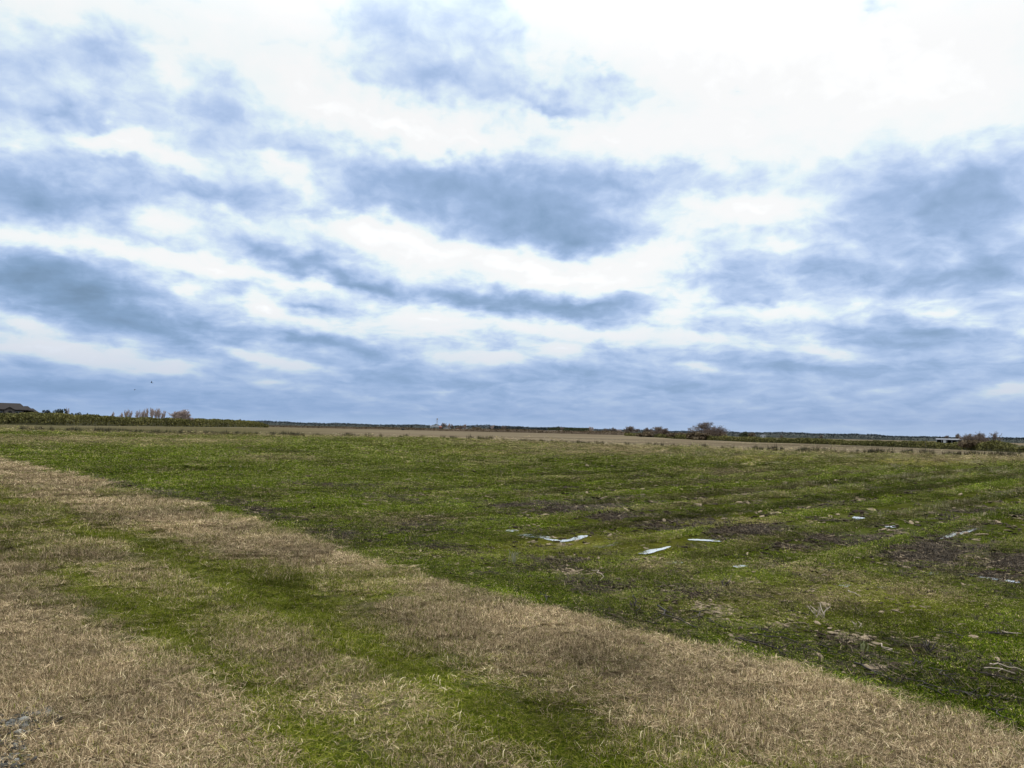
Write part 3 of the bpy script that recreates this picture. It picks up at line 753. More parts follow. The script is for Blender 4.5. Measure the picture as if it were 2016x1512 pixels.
# ------------------------------------------------------------------ materials of trees and buildings
def simple(name, col, rough=.85, spec=.2, nscale=None, vary=.3, metal=0.0):
    b = NB(name)
    if nscale:
        c = b.mix(b.noise(b.pos(), nscale, 4, .6), tuple(v * (1 - vary) for v in col), tuple(min(1, v * (1 + vary)) for v in col))
    else: c = col
    return b.finish(c, rough, spec=spec, metal=metal)
def toned(name, stops, trans=.15):
    b = NB(name)
    return b.finish(b.ramp(b.attr('tone'), stops), .85, trans=trans)
M_BARK = simple('grey_bark', (.10, .082, .066), nscale=3)
M_TWIG = simple('bare_twigs', (.145, .112, .092), nscale=.8)
M_TWIG2 = simple('pinkish_twigs', (.34, .27, .24), nscale=.8)
M_TWIG3 = simple('red_brown_twigs', (.11, .078, .062), nscale=.8)
M_OLIVE = toned('olive_scrub', [(0, (.038, .036, .014)), (.4, (.10, .098, .030)), (.75, (.18, .165, .05)), (1, (.26, .21, .09))])
M_BROWN = toned('brown_scrub', [(0, (.045, .033, .02)), (.5, (.10, .072, .042)), (1, (.17, .13, .075))])
M_DARKG = toned('dark_foliage', [(0, (.018, .024, .012)), (.5, (.036, .045, .02)), (1, (.075, .08, .04))])
M_FOREST = toned('winter_forest', [(0, (.016, .024, .029)), (.5, (.030, .040, .044)), (1, (.060, .062, .058))])  # slate blue of distant haze is put into these tones; no air is built
M_CORE = simple('scrub_core', (.05, .047, .02), nscale=.6)
M_FCORE = simple('forest_core', (.030, .036, .032), nscale=.02)

def tubes(segs, sides):
    """segs: list of (p0, p1, r0, r1) -> V, F (quads)"""
    P0_ = np.array([s[0] for s in segs]); P1_ = np.array([s[1] for s in segs])
    R0_ = np.array([s[2] for s in segs]); R1_ = np.array([s[3] for s in segs])
    d = P1_ - P0_; d /= np.maximum(np.linalg.norm(d, axis=1, keepdims=True), 1e-9)
    h = np.where(np.abs(d[:, 2:3]) < .9, np.array([[0, 0, 1.]]), np.array([[1., 0, 0]]))
    u = np.cross(d, h); u /= np.linalg.norm(u, axis=1, keepdims=True); v = np.cross(d, u)
    V = []
    for P_, R_ in ((P0_, R0_), (P1_, R1_)):
        for k in range(sides):
            a = 2 * math.pi * k / sides
            V.append(P_ + (u * math.cos(a) + v * math.sin(a)) * R_[:, None])
    V = np.stack(V, 1).reshape(-1, 3); m = 2 * sides
    F_ = np.array([(k, (k + 1) % sides, sides + (k + 1) % sides, sides + k) for k in range(sides)])
    return V, (np.arange(len(segs))[:, None, None] * m + F_[None]).reshape(-1, 4)

def grow(g, p, d, ln, r, depth, maxd, out, spread, up):
    nseg = 3 if depth < 3 else 2
    for k in range(nseg):
        d2 = d + g.normal(0, .13 + .03 * depth, 3) + np.array([0, 0, up * .10])
        d2 /= np.linalg.norm(d2)
        q = p + d2 * ln / nseg
        r2 = r * (1 - .28 / nseg * (k + 1))
        out.append((depth, p, q, r, r2))
        if depth < maxd and (k > 0 or depth > 0):
            for _ in range(1 if k < nseg - 1 else 2):
                ax = g.normal(0, 1, 3); ax -= ax @ d2 * d2; ax /= np.linalg.norm(ax)
                a = g.uniform(.35, .95) * spread
                nd = d2 * math.cos(a) + ax * math.sin(a); nd[2] += up * .15; nd /= np.linalg.norm(nd)
                grow(g, q, nd, ln * g.uniform(.58, .82), r2 * .62, depth + 1, maxd, out, spread, up)
        p, d, r = q, d2, r2
def bare_tree(name, label, px, dist, ytop, wpx, stems=1, maxd=5, spread=1.0, up=1.0, twig=None, seed=1, cat='tree', group=None, tr=.035, zb=None):
    g = np.random.default_rng(seed)
    c = at(px, dist); H = zat(px, ytop, dist) - FZ; Wd = wpx * wide(px, dist) * 1.1
    out = []
    for s_ in range(stems):
        d = np.array([g.normal(0, .16 + .16 * (stems > 1)), g.normal(0, .16 + .1 * (stems > 1)), 1.]); d /= np.linalg.norm(d)
        off = np.array([g.uniform(-.5, .5) * Wd * .35 * (stems > 1), g.uniform(-.3, .3) * Wd * .3 * (stems > 1), 0])
        grow(g, off, d, H * .36, H * .028, 0, maxd, out, spread, up)
    A = np.array([o[2] for o in out])
    zmax = A[:, 2].max(); w_ = np.percentile(A[:, 0], 99) - np.percentile(A[:, 0], 1)
    sc = np.array([Wd / max(w_, .01), Wd / max(w_, .01), H / zmax])
    def seg(sel, rmin):
        return [(o[1] * sc, o[2] * sc, max(o[3], rmin), max(o[4], rmin * .8)) for o in out if sel(o[0])]
    root = empty(name, (c[0], c[1], FZ), -math.atan2(c[0], c[1]))
    tag(root, label, cat, group)
    V, F_ = tubes(seg(lambda q: q <= 1, .05), 6); fast_mesh('trunk', V, F_, M_BARK, True, root)
    V, F_ = tubes(seg(lambda q: q > 1, tr * dist / 400), 3); fast_mesh('crown', V, F_, twig or M_TWIG, False, root)
    return root

def leaf_tris(centers, size, g):
    n = len(centers)
    a = g.normal(0, 1, (n, 3)); a /= np.linalg.norm(a, axis=1, keepdims=True)
    b_ = g.normal(0, 1, (n, 3)); b_ -= (a * b_).sum(1, keepdims=True) * a; b_ /= np.linalg.norm(b_, axis=1, keepdims=True)
    s_ = (size * g.uniform(.5, 1.4, n))[:, None]
    V = np.stack([centers + a * s_, centers - a * s_ * .5 + b_ * s_ * .7, centers - a * s_ * .5 - b_ * s_ * .7], 1).reshape(-1, 3)
    return V, np.arange(3 * n).reshape(-1, 3)
def leafy(name, label, px, dist, ytop, wpx, mat, cat='tree', group=None, seed=1, n=1600, lobes=9, flat=1.0):
    g = np.random.default_rng(seed)
    c = at(px, dist); H = zat(px, ytop, dist) - FZ; Wd = wpx * wide(px, dist)
    root = empty(name, (c[0], c[1], FZ), -math.atan2(c[0], c[1])); tag(root, label, cat, group)
    lc = np.stack([g.uniform(-.36, .36, lobes) * Wd, g.uniform(-.3, .3, lobes) * Wd, g.uniform(.25, .78, lobes) * H], -1)
    lc[0] = (0, 0, H * .72)
    lr = g.uniform(.16, .27, lobes)
    k = g.integers(0, lobes, n); u = g.normal(0, 1, (n, 3)); u /= np.linalg.norm(u, axis=1, keepdims=True)
    rad = g.uniform(.55, 1.08, n) ** .6
    C_ = lc[k] + u * rad[:, None] * np.stack([lr[k] * Wd, lr[k] * Wd, lr[k] * H * flat], -1)
    C_[:, 2] = np.clip(C_[:, 2], .1, H)
    V, F_ = leaf_tris(C_, np.full(n, max(Wd, H) * .045), g)
    o = fast_mesh('crown', V, F_, mat, False, root); fattr(o.data, 'tone', np.repeat(np.clip(g.normal(.45, .25, n), 0, 1), 3))
    segs = [(np.zeros(3), lc[0] * .5, H * .035, H * .025)] + [(lc[0] * .5 * f, q, H * .02, H * .008) for q, f in zip(lc, g.uniform(.3, 1, lobes))]
    V, F_ = tubes(segs, 5); fast_mesh('trunk', V, F_, M_BARK, True, root)
    return root

# scrub bands: a low lumpy core under many small leaf-sized faces
def band(name, label, line_px, tops, depth, n, mat, core, leafk=.0016, seed=1, lump=.25, cat='hedge', base=None, dists=None):
    g = np.random.default_rng(seed)
    px = np.array([p[0] for p in line_px], float)
    dist = np.array([np.linalg.norm(G(a, c_, FZ)) for a, c_ in line_px]) if dists is None else np.array(dists, float)
    tp = np.array([p[0] for p in tops], float); ty = np.array([p[1] for p in tops], float)
    u = np.linspace(px[0], px[-1], 260)
    def loc(xx, back=0.0):
        dd = np.interp(xx, px, dist) + back
        hh = np.array([ray(q, hline(q))[:] for q in xx]); l = np.hypot(hh[:, 0], hh[:, 1])
        top = np.array([zat(a, c_, e) for a, c_, e in zip(xx, np.interp(xx, tp, ty), dd)])
        return hh[:, 0] / l * dd, hh[:, 1] / l * dd, top - FZ, dd
    x_, y_, h_, d_ = loc(u)
    prof = [(0, 0), (.06, .5), (.25, .78), (.5, .86), (.8, .7), (1, 0)]
    V = []
    for f, hz_ in prof:
        x2, y2, _, dd = loc(u, f * depth)
        hh = h_ * hz_ * (1 + lump * fbm(x2, y2, .5 / max(1, depth * .1), 3, seed))
        V.append(np.stack([x2, y2, FZ + np.maximum(hh, -.02)], -1))
    V = np.concatenate(V); m = len(u)
    F_ = [(r_ * m + k, r_ * m + k + 1, (r_ + 1) * m + k + 1, (r_ + 1) * m + k) for r_ in range(len(prof) - 1) for k in range(m - 1)]
    ux = g.uniform(px[0], px[-1], n); f = g.beta(1.1, 1.8, n)
    x2, y2, h2, d2 = loc(ux, f * depth)
    lumpn = 1 + lump * 1.2 * fbm(x2, y2, .12 / max(1, depth * .12), 3, seed + 5) + lump * .5 * fbm(x2, y2, .5 / max(1, depth * .12), 2, seed + 6)
    pr = np.interp(f, [0, .06, .25, .5, .8, 1], [.25, .7, .95, 1, .85, .2])
    zz = h2 * pr * lumpn * np.where(g.random(n) < .5, g.uniform(.1, 1, n), g.uniform(.8, 1.06, n))
    C_ = np.stack([x2 + g.normal(0, .1, n), y2, FZ + np.maximum(zz, .05)], -1)
    V2, F2 = leaf_tris(C_, d2 * leafk, g)
    root = empty(name, (0, 0, 0)); tag(root, label, cat, kind='stuff')
    fast_mesh('undergrowth', V, np.array(F_), core, True, root)
    o = fast_mesh('foliage', V2, F2, mat, False, root)
    zone = fbm(x2, y2, .06, 3, seed + 9) * .28
    fattr(o.data, 'tone', np.repeat(np.clip(g.normal(.42, .2, n) + zone, 0, 1), 3))
    return root

band('scrub_bank', 'long low olive green scrub bank along the far left of the field', LH_PX, [(-250, 816), (0, 815), (60, 813), (110, 815), (180, 818), (230, 821.5), (300, 824), (380, 825.5), (440, 827), (485, 829), (515, 833), (530, 838)], 14, 52000, M_OLIVE, M_CORE, .0013, 3, .12)
band('scrub_hedge', 'low overgrown olive hedge along the far right edge of the field', RH_PX, [(1230, 853), (1330, 857), (1400, 859.5), (1440, 861), (1560, 863.5), (1700, 867.5), (1850, 871.5), (1930, 872), (2020, 874.5), (2250, 881)], 5, 60000, M_OLIVE, M_CORE, .0013, 4, .3)
F_PX = [(-500, 0), (2500, 0)]
ftx = np.arange(-500, 2501, 20.)
band('far_forest', 'dark blue grey winter forest running along the whole horizon', F_PX, [(q, hline(q) - 8.6 + 1.0 * math.sin(q * .011) + .7 * math.sin(q * .043 + 1) + .5 * math.sin(q * .13)) for q in ftx], 160, 60000, M_FOREST, M_FCORE, .00085, 5, .10, 'forest', dists=[2300, 2300])
band('brown_thicket', 'reddish brown winter thicket in front of the far farmstead', [(526, 0), (1240, 0)], [(526, 838), (600, 839), (760, 841.5), (900, 844), (1000, 845), (1060, 846), (1130, 848), (1240, 850)], 40, 16000, M_BROWN, simple('thicket_core', (.07, .05, .032), nscale=.05), .0009, 6, .3, 'thicket', dists=[1250, 900])
band('conifer_block', 'dark even topped block of conifers on the horizon right of the farmstead', [(1078, 0), (1166, 0)], [(1078, 843.5), (1086, 841.8), (1160, 842.8), (1166, 846)], 60, 7000, M_DARKG, simple('conifer_core', (.02, .026, .014)), .0008, 7, .08, 'forest', dists=[1500, 1500])
band('dark_copse', 'dark low copse behind the farm sheds', [(962, 0), (1078, 0)], [(962, 841), (975, 838.8), (1000, 840.6), (1020, 839.6), (1045, 842), (1078, 843)], 50, 6000, M_FOREST, M_FCORE, .0009, 8, .25, 'copse', dists=[1600, 1600])

def wide(px, dist):                           # metres across per photo pixel at that bearing
    d = ray(px, hline(px)); return dist / FPX * (d.y / math.hypot(d.x, d.y)) ** 2
def LD(px): return float(np.interp(px, [p[0] for p in LH_PX], np.linalg.norm(LH, axis=1)))
def RD(px): return float(np.interp(px, [p[0] for p in RH_PX], np.linalg.norm(RH, axis=1)))
# ------------------------------------------------------------------ single trees
bare_tree('oak_tree', 'large spreading bare oak, tallest tree on the right half of the horizon', 1384, RD(1384) + 9, 829, 46, 2, 6, 1.0, .7, None, 11, tr=.040)
bare_tree('bare_tree', 'reddish bare tree standing against the right side of the tallest bare oak', 1414, RD(1414) + 9, 836, 42, 4, 5, 1.0, .7, M_TWIG3, 12, tr=.03)
bare_tree('bare_tree', 'wide dense bare tree rising out of the hedge right of the low white barn', 1917, RD(1917) + 8, 848, 52, 5, 6, 1.1, .6, M_TWIG, 13, tr=.035)
bare_tree('bare_tree', 'slim bare tree at the far right beside the wide dense one', 1953, RD(1953) + 30, 847, 24, 1, 5, .9, .8, M_TWIG, 14, tr=.035)
bare_tree('bare_tree', 'rounded pinkish bare tree at the right end of the left tree row', 351, LD(351) + 20, 805, 36, 5, 6, .8, 1.0, M_TWIG2, 15, tr=.04)
for i, (px, yt, w) in enumerate([(272, 810, 11), (280, 807.5, 8), (289, 807, 10), (298, 806, 8), (305, 807.5, 9), (313, 807, 10), (321, 811, 9)]):
    o_ = ['first', 'second', 'third', 'fourth', 'fifth', 'sixth', 'seventh'][i]
    bare_tree('slender_tree', '%s from the left in the row of seven slender pale bare trees' % o_, px, LD(px) + 22, yt - 4, w, 2, 4, .55, 1.6, M_TWIG2, 20 + i, group='row of slender bare trees on the left', tr=.045)
for i, (px, yt, w, l) in enumerate([(236, 815, 9, 'small faint bare tree left of the pair of slender trees'), (249, 807, 8, 'taller of the pair of slender bare trees left of the row of seven'),
                                    (256, 811, 7, 'shorter of the pair of slender bare trees left of the row of seven'), (220, 813, 6, 'thin bare sapling above the dark rounded bush on the left'),
                                    (130, 805, 7, 'thin bare tree just right of the domed dark evergreen')]):
    bare_tree('slender_tree', l, px, LD(px) + 22, yt - 3, w, 2, 4, .55, 1.6, M_TWIG2, 30 + i, tr=.045)
leafy('evergreen_tree', 'domed dark evergreen right of the house with the hipped roof', 117, LD(117) + 24, 805, 33, M_DARKG, seed=1)
leafy('evergreen_tree', 'small greyish tree between the house and the domed evergreen', 92, LD(92) + 30, 806, 20, M_FOREST, seed=2)
bump = [(141, 811, 12, 'dark bush first to the right of the domed evergreen'), (153, 811.5, 16, 'dark bush second to the right of the domed evergreen'), (171, 812, 15, 'dark bush third to the right of the domed evergreen'),
        (187, 815.5, 17, 'dark bush fourth to the right of the domed evergreen'), (208, 819, 28, 'wide flat dark bush left of the first slender tree'), (251, 818, 12, 'dark bush at the foot of the pair of slender trees')]
for i, (px, yt, w, l) in enumerate(bump):
    leafy('dark_bush', l, px, LD(px) + 20, yt, w, M_DARKG if i % 2 else M_FOREST, 'bush', 'dark bushes on the left bank', 40 + i, 900, 7)
sm = [(372, 825.5, 9), (390, 824, 13), (414, 824, 12), (423, 824, 8), (438, 824.5, 10), (454, 825.5, 9), (465, 825.5, 7), (473, 824.5, 8), (482, 827, 9)]
nm = ['first', 'second', 'third', 'fourth', 'fifth', 'sixth', 'seventh', 'eighth', 'ninth']
for i, (px, yt, w) in enumerate(sm):
    leafy('low_bush', '%s small bush right of the rounded pinkish tree on the scrub bank' % nm[i], px, LD(px) + 14, yt, w, M_BROWN if i % 2 else M_DARKG, 'bush', 'small bushes on the scrub bank', 60 + i, 500, 6)
# right-hand clumps
bare_tree('bare_tree', 'bushy bare tree at the left end of the right hedge', 1234, RD(1234) + 6, 838, 20, 3, 5, .9, .8, M_TWIG, 81, tr=.045)
for i, (px, yt, w, tw, l) in enumerate([(1276, 841, 16, M_TWIG, 'left of the three leafless trees above the dark thicket'), (1291, 838, 20, M_TWIG, 'middle and tallest of the three leafless trees above the dark thicket'),
                                        (1308, 842, 18, M_TWIG3, 'right of the three leafless trees above the dark thicket')]):
    bare_tree('bare_tree', l, px, RD(px) + 8, yt, w, 3, 5, .9, .8, tw, 84 + i, tr=.042)
leafy('thicket', 'dark thicket under the three leafless trees', 1285, RD(1285) + 2, 850, 62, M_BROWN, 'thicket', None, 90, 2600, 16, .8)
leafy('thicket', 'dark brown bush trailing right from the three leafless trees', 1330, RD(1330) + 3, 851, 44, M_BROWN, 'thicket', None, 91, 1600, 10, .8)
leafy('thicket', 'low dark growth at the foot of the tallest bare oak', 1396, RD(1396) + 5, 852, 76, M_BROWN, 'thicket', None, 92, 2400, 16, .8)
leafy('thicket', 'dark undergrowth beneath the wide dense bare tree on the right', 1922, RD(1922) + 2, 864, 66, M_BROWN, 'thicket', None, 93, 2200, 14, .8)
leafy('dark_bush', 'dark flat topped tree clump on the horizon right of the oak', 1466, 800, 849.5, 22, M_DARKG, 'bush', None, 94, 1000, 8)
leafy('dark_bush', 'smaller reddish clump beside the flat topped one right of the oak', 1480, 700, 851, 18, M_BROWN, 'bush', None, 95, 800, 8)
ft = [(970, 836, 7, 'left of the dark copse'), (990, 837, 9, 'above the dark copse'), (1106, 838.5, 7, 'above the conifer block'), (1163, 839.5, 8, 'at the right end of the conifer block'), (1190, 843, 12, 'first right of the conifer block'),
      (1209, 841, 13, 'second right of the conifer block'), (1222, 845, 10, 'just left of the bushy bare tree'), (1256, 843, 8, 'just right of the bushy bare tree'),
      (874, 832, 10, 'tall one behind the red brown farm building'), (885, 833, 5, 'behind the long white trailer'), (890, 834.5, 4, 'thin one beside the long white trailer'), (905, 836, 14, 'behind the red house'),
      (917, 835, 5, 'between the red house and the small white house'), (1866, 856.5, 10, 'left one behind the low white barn'), (1883, 853, 8, 'taller one behind the low white barn'), (1891, 857, 6, 'right one behind the low white barn'),
      (1616, 856, 7, 'small one above the middle of the right hedge'), (1540, 857, 6, 'small one left of the middle of the right hedge')]
for i, (px, yt, w, l) in enumerate(ft):
    bare_tree('distant_tree', 'faint bare tree on the horizon, ' + l, px, 1150 if px < 1500 else 760, yt, w, 2, 4, .8, 1.0, M_TWIG if i % 3 else M_TWIG2, 110 + i, tr=.05, group='faint bare trees on the horizon')
leafy('dark_bush', 'dark flat evergreens behind the grey farm shed', 858, 1260, 834.6, 24, M_DARKG, 'bush', None, 131, 900, 8)
leafy('dark_bush', 'dark bush around the red house on the horizon', 903, 1190, 838.5, 26, M_BROWN, 'bush', None, 132, 900, 8)
leafy('dark_bush', 'dark small tree on the horizon left of the farm', 810, 1500, 834.8, 9, M_FOREST, 'bush', None, 133, 500, 5)
leafy('dark_bush', 'brown bush on the horizon between farm and copse', 935, 1190, 840, 30, M_BROWN, 'bush', None, 134, 900, 8)

# ------------------------------------------------------------------ buildings
M_STONE = simple('grey_stone_wall', (.11, .095, .085), nscale=1.5)
M_ROOF = simple('dark_shingle_roof', (.018, .015, .0145), nscale=1.2)
M_GLASS = simple('dark_glass', (.02, .022, .025), .15, .6)
M_WHITE = simple('white_siding', (.42, .43, .43), nscale=.5, vary=.1)
M_TIN = simple('pale_metal_roof', (.17, .18, .205), .9, .05, nscale=.3, vary=.12)
M_GREY = simple('grey_green_metal', (.22, .25, .24), nscale=.4, vary=.15)
M_RED = simple('red_brown_siding', (.20, .085, .07), nscale=.4)
M_DARK = simple('dark_interior', (.02, .02, .022))  # near-black colour holds the shade inside the archway and open barn
M_STEEL = simple('galvanised_steel', (.30, .31, .33), .5, .5)
def frame(px, dist):
    c = at(px, dist); return (c[0], c[1], FZ), -math.atan2(c[0], c[1]), wide(px, dist)
def box(name, x0, x1, y0, y1, z0, z1, mat, parent):
    v = [(x, y, z) for z in (z0, z1) for y in (y0, y1) for x in (x0, x1)]
    return mesh_obj(name, v, [(0, 2, 3, 1), (4, 5, 7, 6), (0, 1, 5, 4), (1, 3, 7, 5), (3, 2, 6, 7), (2, 0, 4, 6)], mat, parent)
def hip(name, x0, x1, y0, y1, z0, z1, i0, i1, mat, parent, th=.25, mid=None):
    ym = (y0 + y1) / 2 if mid is None else mid
    v = [(x0, y0, z0), (x1, y0, z0), (x1, y1, z0), (x0, y1, z0), (x0 + i0, ym, z1), (x1 - i1, ym, z1),
         (x0, y0, z0 - th), (x1, y0, z0 - th), (x1, y1, z0 - th), (x0, y1, z0 - th)]
    return mesh_obj(name, v, [(0, 1, 5, 4), (2, 3, 4, 5), (1, 2, 5), (3, 0, 4), (6, 7, 1, 0), (7, 8, 2, 1), (8, 9, 3, 2), (9, 6, 0, 3), (9, 8, 7, 6)], mat, parent)
# the house at the far left
HD = LD(20) + 32
loc, rz, k = frame(20, HD)
Hs = empty('house', loc, rz); tag(Hs, 'dark roofed stone house with steep hips standing above the scrub bank at far left', 'house')
zz = lambda px, py: zat(px, py, HD) - FZ
X_ = lambda px: (px - 20) * k
ze = zz(30, 806.5)
box('wall', X_(-70), X_(46), 0, 12, 0, ze, M_STONE, Hs)
hip('roof', X_(-74), X_(55), -.8, 12.8, ze + .02, zz(38, 793.6), 5, X_(55) - X_(38), M_ROOF, Hs)
box('wall', X_(46) + .003, X_(74), 2, 11, 0, zz(70, 812.5), M_STONE, Hs)
hip('roof', X_(40), X_(78), 1.2, 11.8, zz(70, 812.4), zz(64, 803.5), 2.0, X_(78) - X_(65), M_ROOF, Hs)
hip('roof', X_(38), X_(66), .6, 9, zz(60, 808), zz(50, 799), 1.5, X_(66) - X_(54), M_ROOF, Hs)
pz, pe = zz(16, 801), zz(16, 807)
x0, x1 = X_(7), X_(28); xm = (x0 + x1) / 2
porch = mesh_obj('porch', [(x0, -3, 0), (x1, -3, 0), (x1, -3, pe), (xm, -3, pz - .2), (x0, -3, pe), (x0, -.002, 0), (x1, -.002, 0), (x1, -.002, pe), (xm, -.002, pz - .2), (x0, -.002, pe)],
                 [(0, 1, 2, 3, 4), (9, 8, 7, 6, 5), (1, 6, 7, 2), (5, 0, 4, 9)], M_STONE, Hs)
mesh_obj('porch_roof', [(x0 - .4, -3.5, pe - .1), (xm, -3.5, pz), (x1 + .4, -3.5, pe - .1), (x0 - .4, 4, pe - .1), (xm, 4, pz), (x1 + .4, 4, pe - .1),
                        (x0 - .4, -3.5, pe - .35), (xm, -3.5, pz - .3), (x1 + .4, -3.5, pe - .35)], [(0, 1, 4, 3), (1, 2, 5, 4), (6, 7, 1, 0), (7, 8, 2, 1)], M_ROOF, porch)
aw = []
for q in range(9):
    a = math.pi * q / 8
    aw.append((xm + .2 + .75 * math.cos(a), -3.01, zz(17, 812) + .7 * math.sin(a)))
aw = [(xm + .2 + .75, -3.01, .2)] + aw + [(xm + .2 - .75, -3.01, .2)]
mesh_obj('doorway', aw + [(a, -2.7, c_) for a, _, c_ in aw], [tuple(range(len(aw)))[::-1], tuple(range(len(aw), 2 * len(aw)))], M_DARK, porch)
for a in (1.5, 32.5, 38.5, -20, -40):
    w_ = box('window', X_(a) - .5, X_(a) + .5, -.06, .04, ze - 2.4, ze - .7, M_WHITE, Hs)
    box('pane', X_(a) - .42, X_(a) + .42, -.08, -.062, ze - 2.32, ze - .78, M_GLASS, w_)
# the low white barn on the right
loc, rz, k = frame(1869, 700)
Bn = empty('barn', loc, rz); tag(Bn, 'low open fronted barn with pale metal roof beyond the right hedge', 'barn')
zz = lambda px, py: zat(px, py, 700) - FZ
wq = 27 * k; rt = zz(1860, 863.2); ev = zz(1860, 865.3)
mesh_obj('roof', [(-wq, -.5, ev), (wq, -.5, ev), (wq, 5, rt), (-wq, 5, rt), (-wq, 10.5, ev), (wq, 10.5, ev), (-wq, -.5, ev - .2), (wq, -.5, ev - .2), (-wq, 10.5, ev - .2), (wq, 10.5, ev - .2), (-wq, 5, rt - .35), (wq, 5, rt - .35)],
         [(0, 1, 2, 3), (3, 2, 5, 4), (6, 7, 1, 0), (5, 9, 8, 4), (7, 6, 10, 11), (11, 10, 8, 9), (0, 3, 10, 6), (3, 4, 8, 10), (1, 7, 11, 2), (2, 11, 9, 5)], M_TIN, Bn)
box('back_wall', -wq + .2, wq - .2, 10, 10.15, 0, ev - .36, M_DARK, Bn)
box('end_wall', -wq + .2, -wq + .35, 0, 9.99, 0, ev - .36, M_GREY, Bn)
box('end_wall', wq - .35, wq - .2, 0, 9.99, 0, ev - .36, M_GREY, Bn)
box('white_panel', -wq + 5.2, -wq + 7.0, -.1, .1, 0, ev - .36, M_WHITE, Bn)
for q in range(6):
    xq = -wq + .6 + q * (2 * wq - 1.2) / 5
    box('post', xq - .1, xq + .1, -.35, -.15, 0, ev - .36, M_STEEL, Bn)
# the far farmstead
def shed(name, label, px0, px1, dist, ytop, yeave, wall, roof, cat='shed', dep=9, door=True, gable=False):
    loc, rz, k = frame((px0 + px1) / 2, dist)
    t = empty(name, loc, rz); tag(t, label, cat)
    w_ = (px1 - px0) / 2 * k; e = zat((px0 + px1) / 2, yeave, dist) - FZ; tp_ = zat((px0 + px1) / 2, ytop, dist) - FZ
    box('wall', -w_, w_, 0, dep, 0, e, wall, t)
    if gable:
        hip('roof', -w_ - .4, w_ + .4, -.4, dep + .4, e + .2, tp_, .01, .01, roof, t)
    else:
        hip('roof', -w_ - .4, w_ + .4, -.4, dep + .4, e + .2, tp_, 1.5, 1.5, roof, t)
    if door:
        box('door', -w_ * .25, w_ * .25, -.08, -.004, 0, e * .75, M_DARK, t)
    for sx_ in (-.65, .6):
        box('window', w_ * sx_ - .5, w_ * sx_ + .5, -.05, -.004, e * .4, e * .75, M_GLASS, t)
    return t
shed('farm_shed', 'large grey green metal shed with pale roof below the steel tower', 846.5, 864, 1200, 837.8, 839.6, M_GREY, M_TIN, gable=True)
shed('farm_building', 'red brown farm building against the right side of the grey shed', 864.5, 870, 1190, 838.3, 840.5, M_RED, M_RED)
shed('trailer_home', 'long low white trailer home right of the red brown building', 873, 888, 1150, 842, 843.2, M_WHITE, M_TIN, 'house', 5)
shed('red_house', 'small red brown house right of the white trailer home', 897, 906, 1150, 840.5, 842.8, M_RED, M_ROOF, 'house')
shed('white_house', 'small white house right of the red house', 910, 920, 1150, 842.0, 843.4, M_WHITE, M_TIN, 'house', 7)
shed('field_hut', 'small dark hut alone in the field left of the farm', 791, 795.5, 1000, 842.6, 844.2, M_DARK, M_ROOF, 'hut', 4, False)
shed('white_shed', 'tiny white shed on the horizon left of the dark copse', 1052, 1066, 1150, 847.6, 848.6, M_WHITE, M_TIN, 'shed', 6)
shed('brown_shed', 'low brown shed left of the tiny white shed', 1030, 1043, 1150, 846.6, 847.8, M_RED, M_ROOF, 'shed', 6)
shed('small_shed', 'tiny pale roofed shed on the horizon right of the tallest oak', 1497, 1507, 900, 856.2, 857.4, M_WHITE, M_TIN, 'shed', 6, False)
shed('low_building', 'long low pale building just left of the tallest oak', 1343, 1362, 900, 854.8, 855.8, M_WHITE, M_TIN, 'building', 7, False)
# steel tower
loc, rz, k = frame(860.3, 1230)
T = empty('steel_tower', loc, rz); tag(T, 'tall narrow steel tower rising above the far farm shed', 'tower')
th_ = zat(860, 823.5, 1230) - FZ
for sx_ in (-1, 1):
    for sy_ in (-1, 1):
        V, F_ = tubes([(np.array([sx_ * 1.15, sy_ * 1.15, 0]), np.array([sx_ * .8, sy_ * .8, th_ - 2.5]), .16, .16)], 4)
        fast_mesh('leg', V, F_, M_STEEL, False, T)
sg = []
for q in range(8):
    z0, z1 = q * (th_ - 2.5) / 8, (q + 1) * (th_ - 2.5) / 8
    w0 = 1.15 - .35 * q / 8; w1 = 1.15 - .35 * (q + 1) / 8
    for a, b_ in (((-1, -1), (1, -1)), ((1, -1), (1, 1)), ((1, 1), (-1, 1)), ((-1, 1), (-1, -1))):
        sg.append((np.array([a[0] * w0, a[1] * w0, z0]), np.array([b_[0] * w1, b_[1] * w1, z1]), .09, .09))
        sg.append((np.array([a[0] * w1, a[1] * w1, z1]), np.array([b_[0] * w1, b_[1] * w1, z1]), .09, .09))
V, F_ = tubes(sg, 3); fast_mesh('bracing', V, F_, M_STEEL, False, T)
box('head_house', -1.1, 1.1, -1.1, 1.1, th_ - 2.5, th_, M_STEEL, T)
# lone post in the right hedge
loc, rz, k = frame(1822, 128)
P_o = empty('fence_post', loc, rz); tag(P_o, 'thin dark post standing before the right hedge left of the barn', 'post')
V, F_ = tubes([(np.array([0, 0, 0.]), np.array([.02, 0, zat(1822, 864, 128) - FZ]), .035, .028)], 6); fast_mesh('pole', V, F_, M_BARK, False, P_o)
V, F_ = tubes([(np.array([0, 0, 0.0]), np.array([0.02, 0, .5]), .06, .05)], 6); fast_mesh('foot', V, F_, M_BARK, False, P_o)

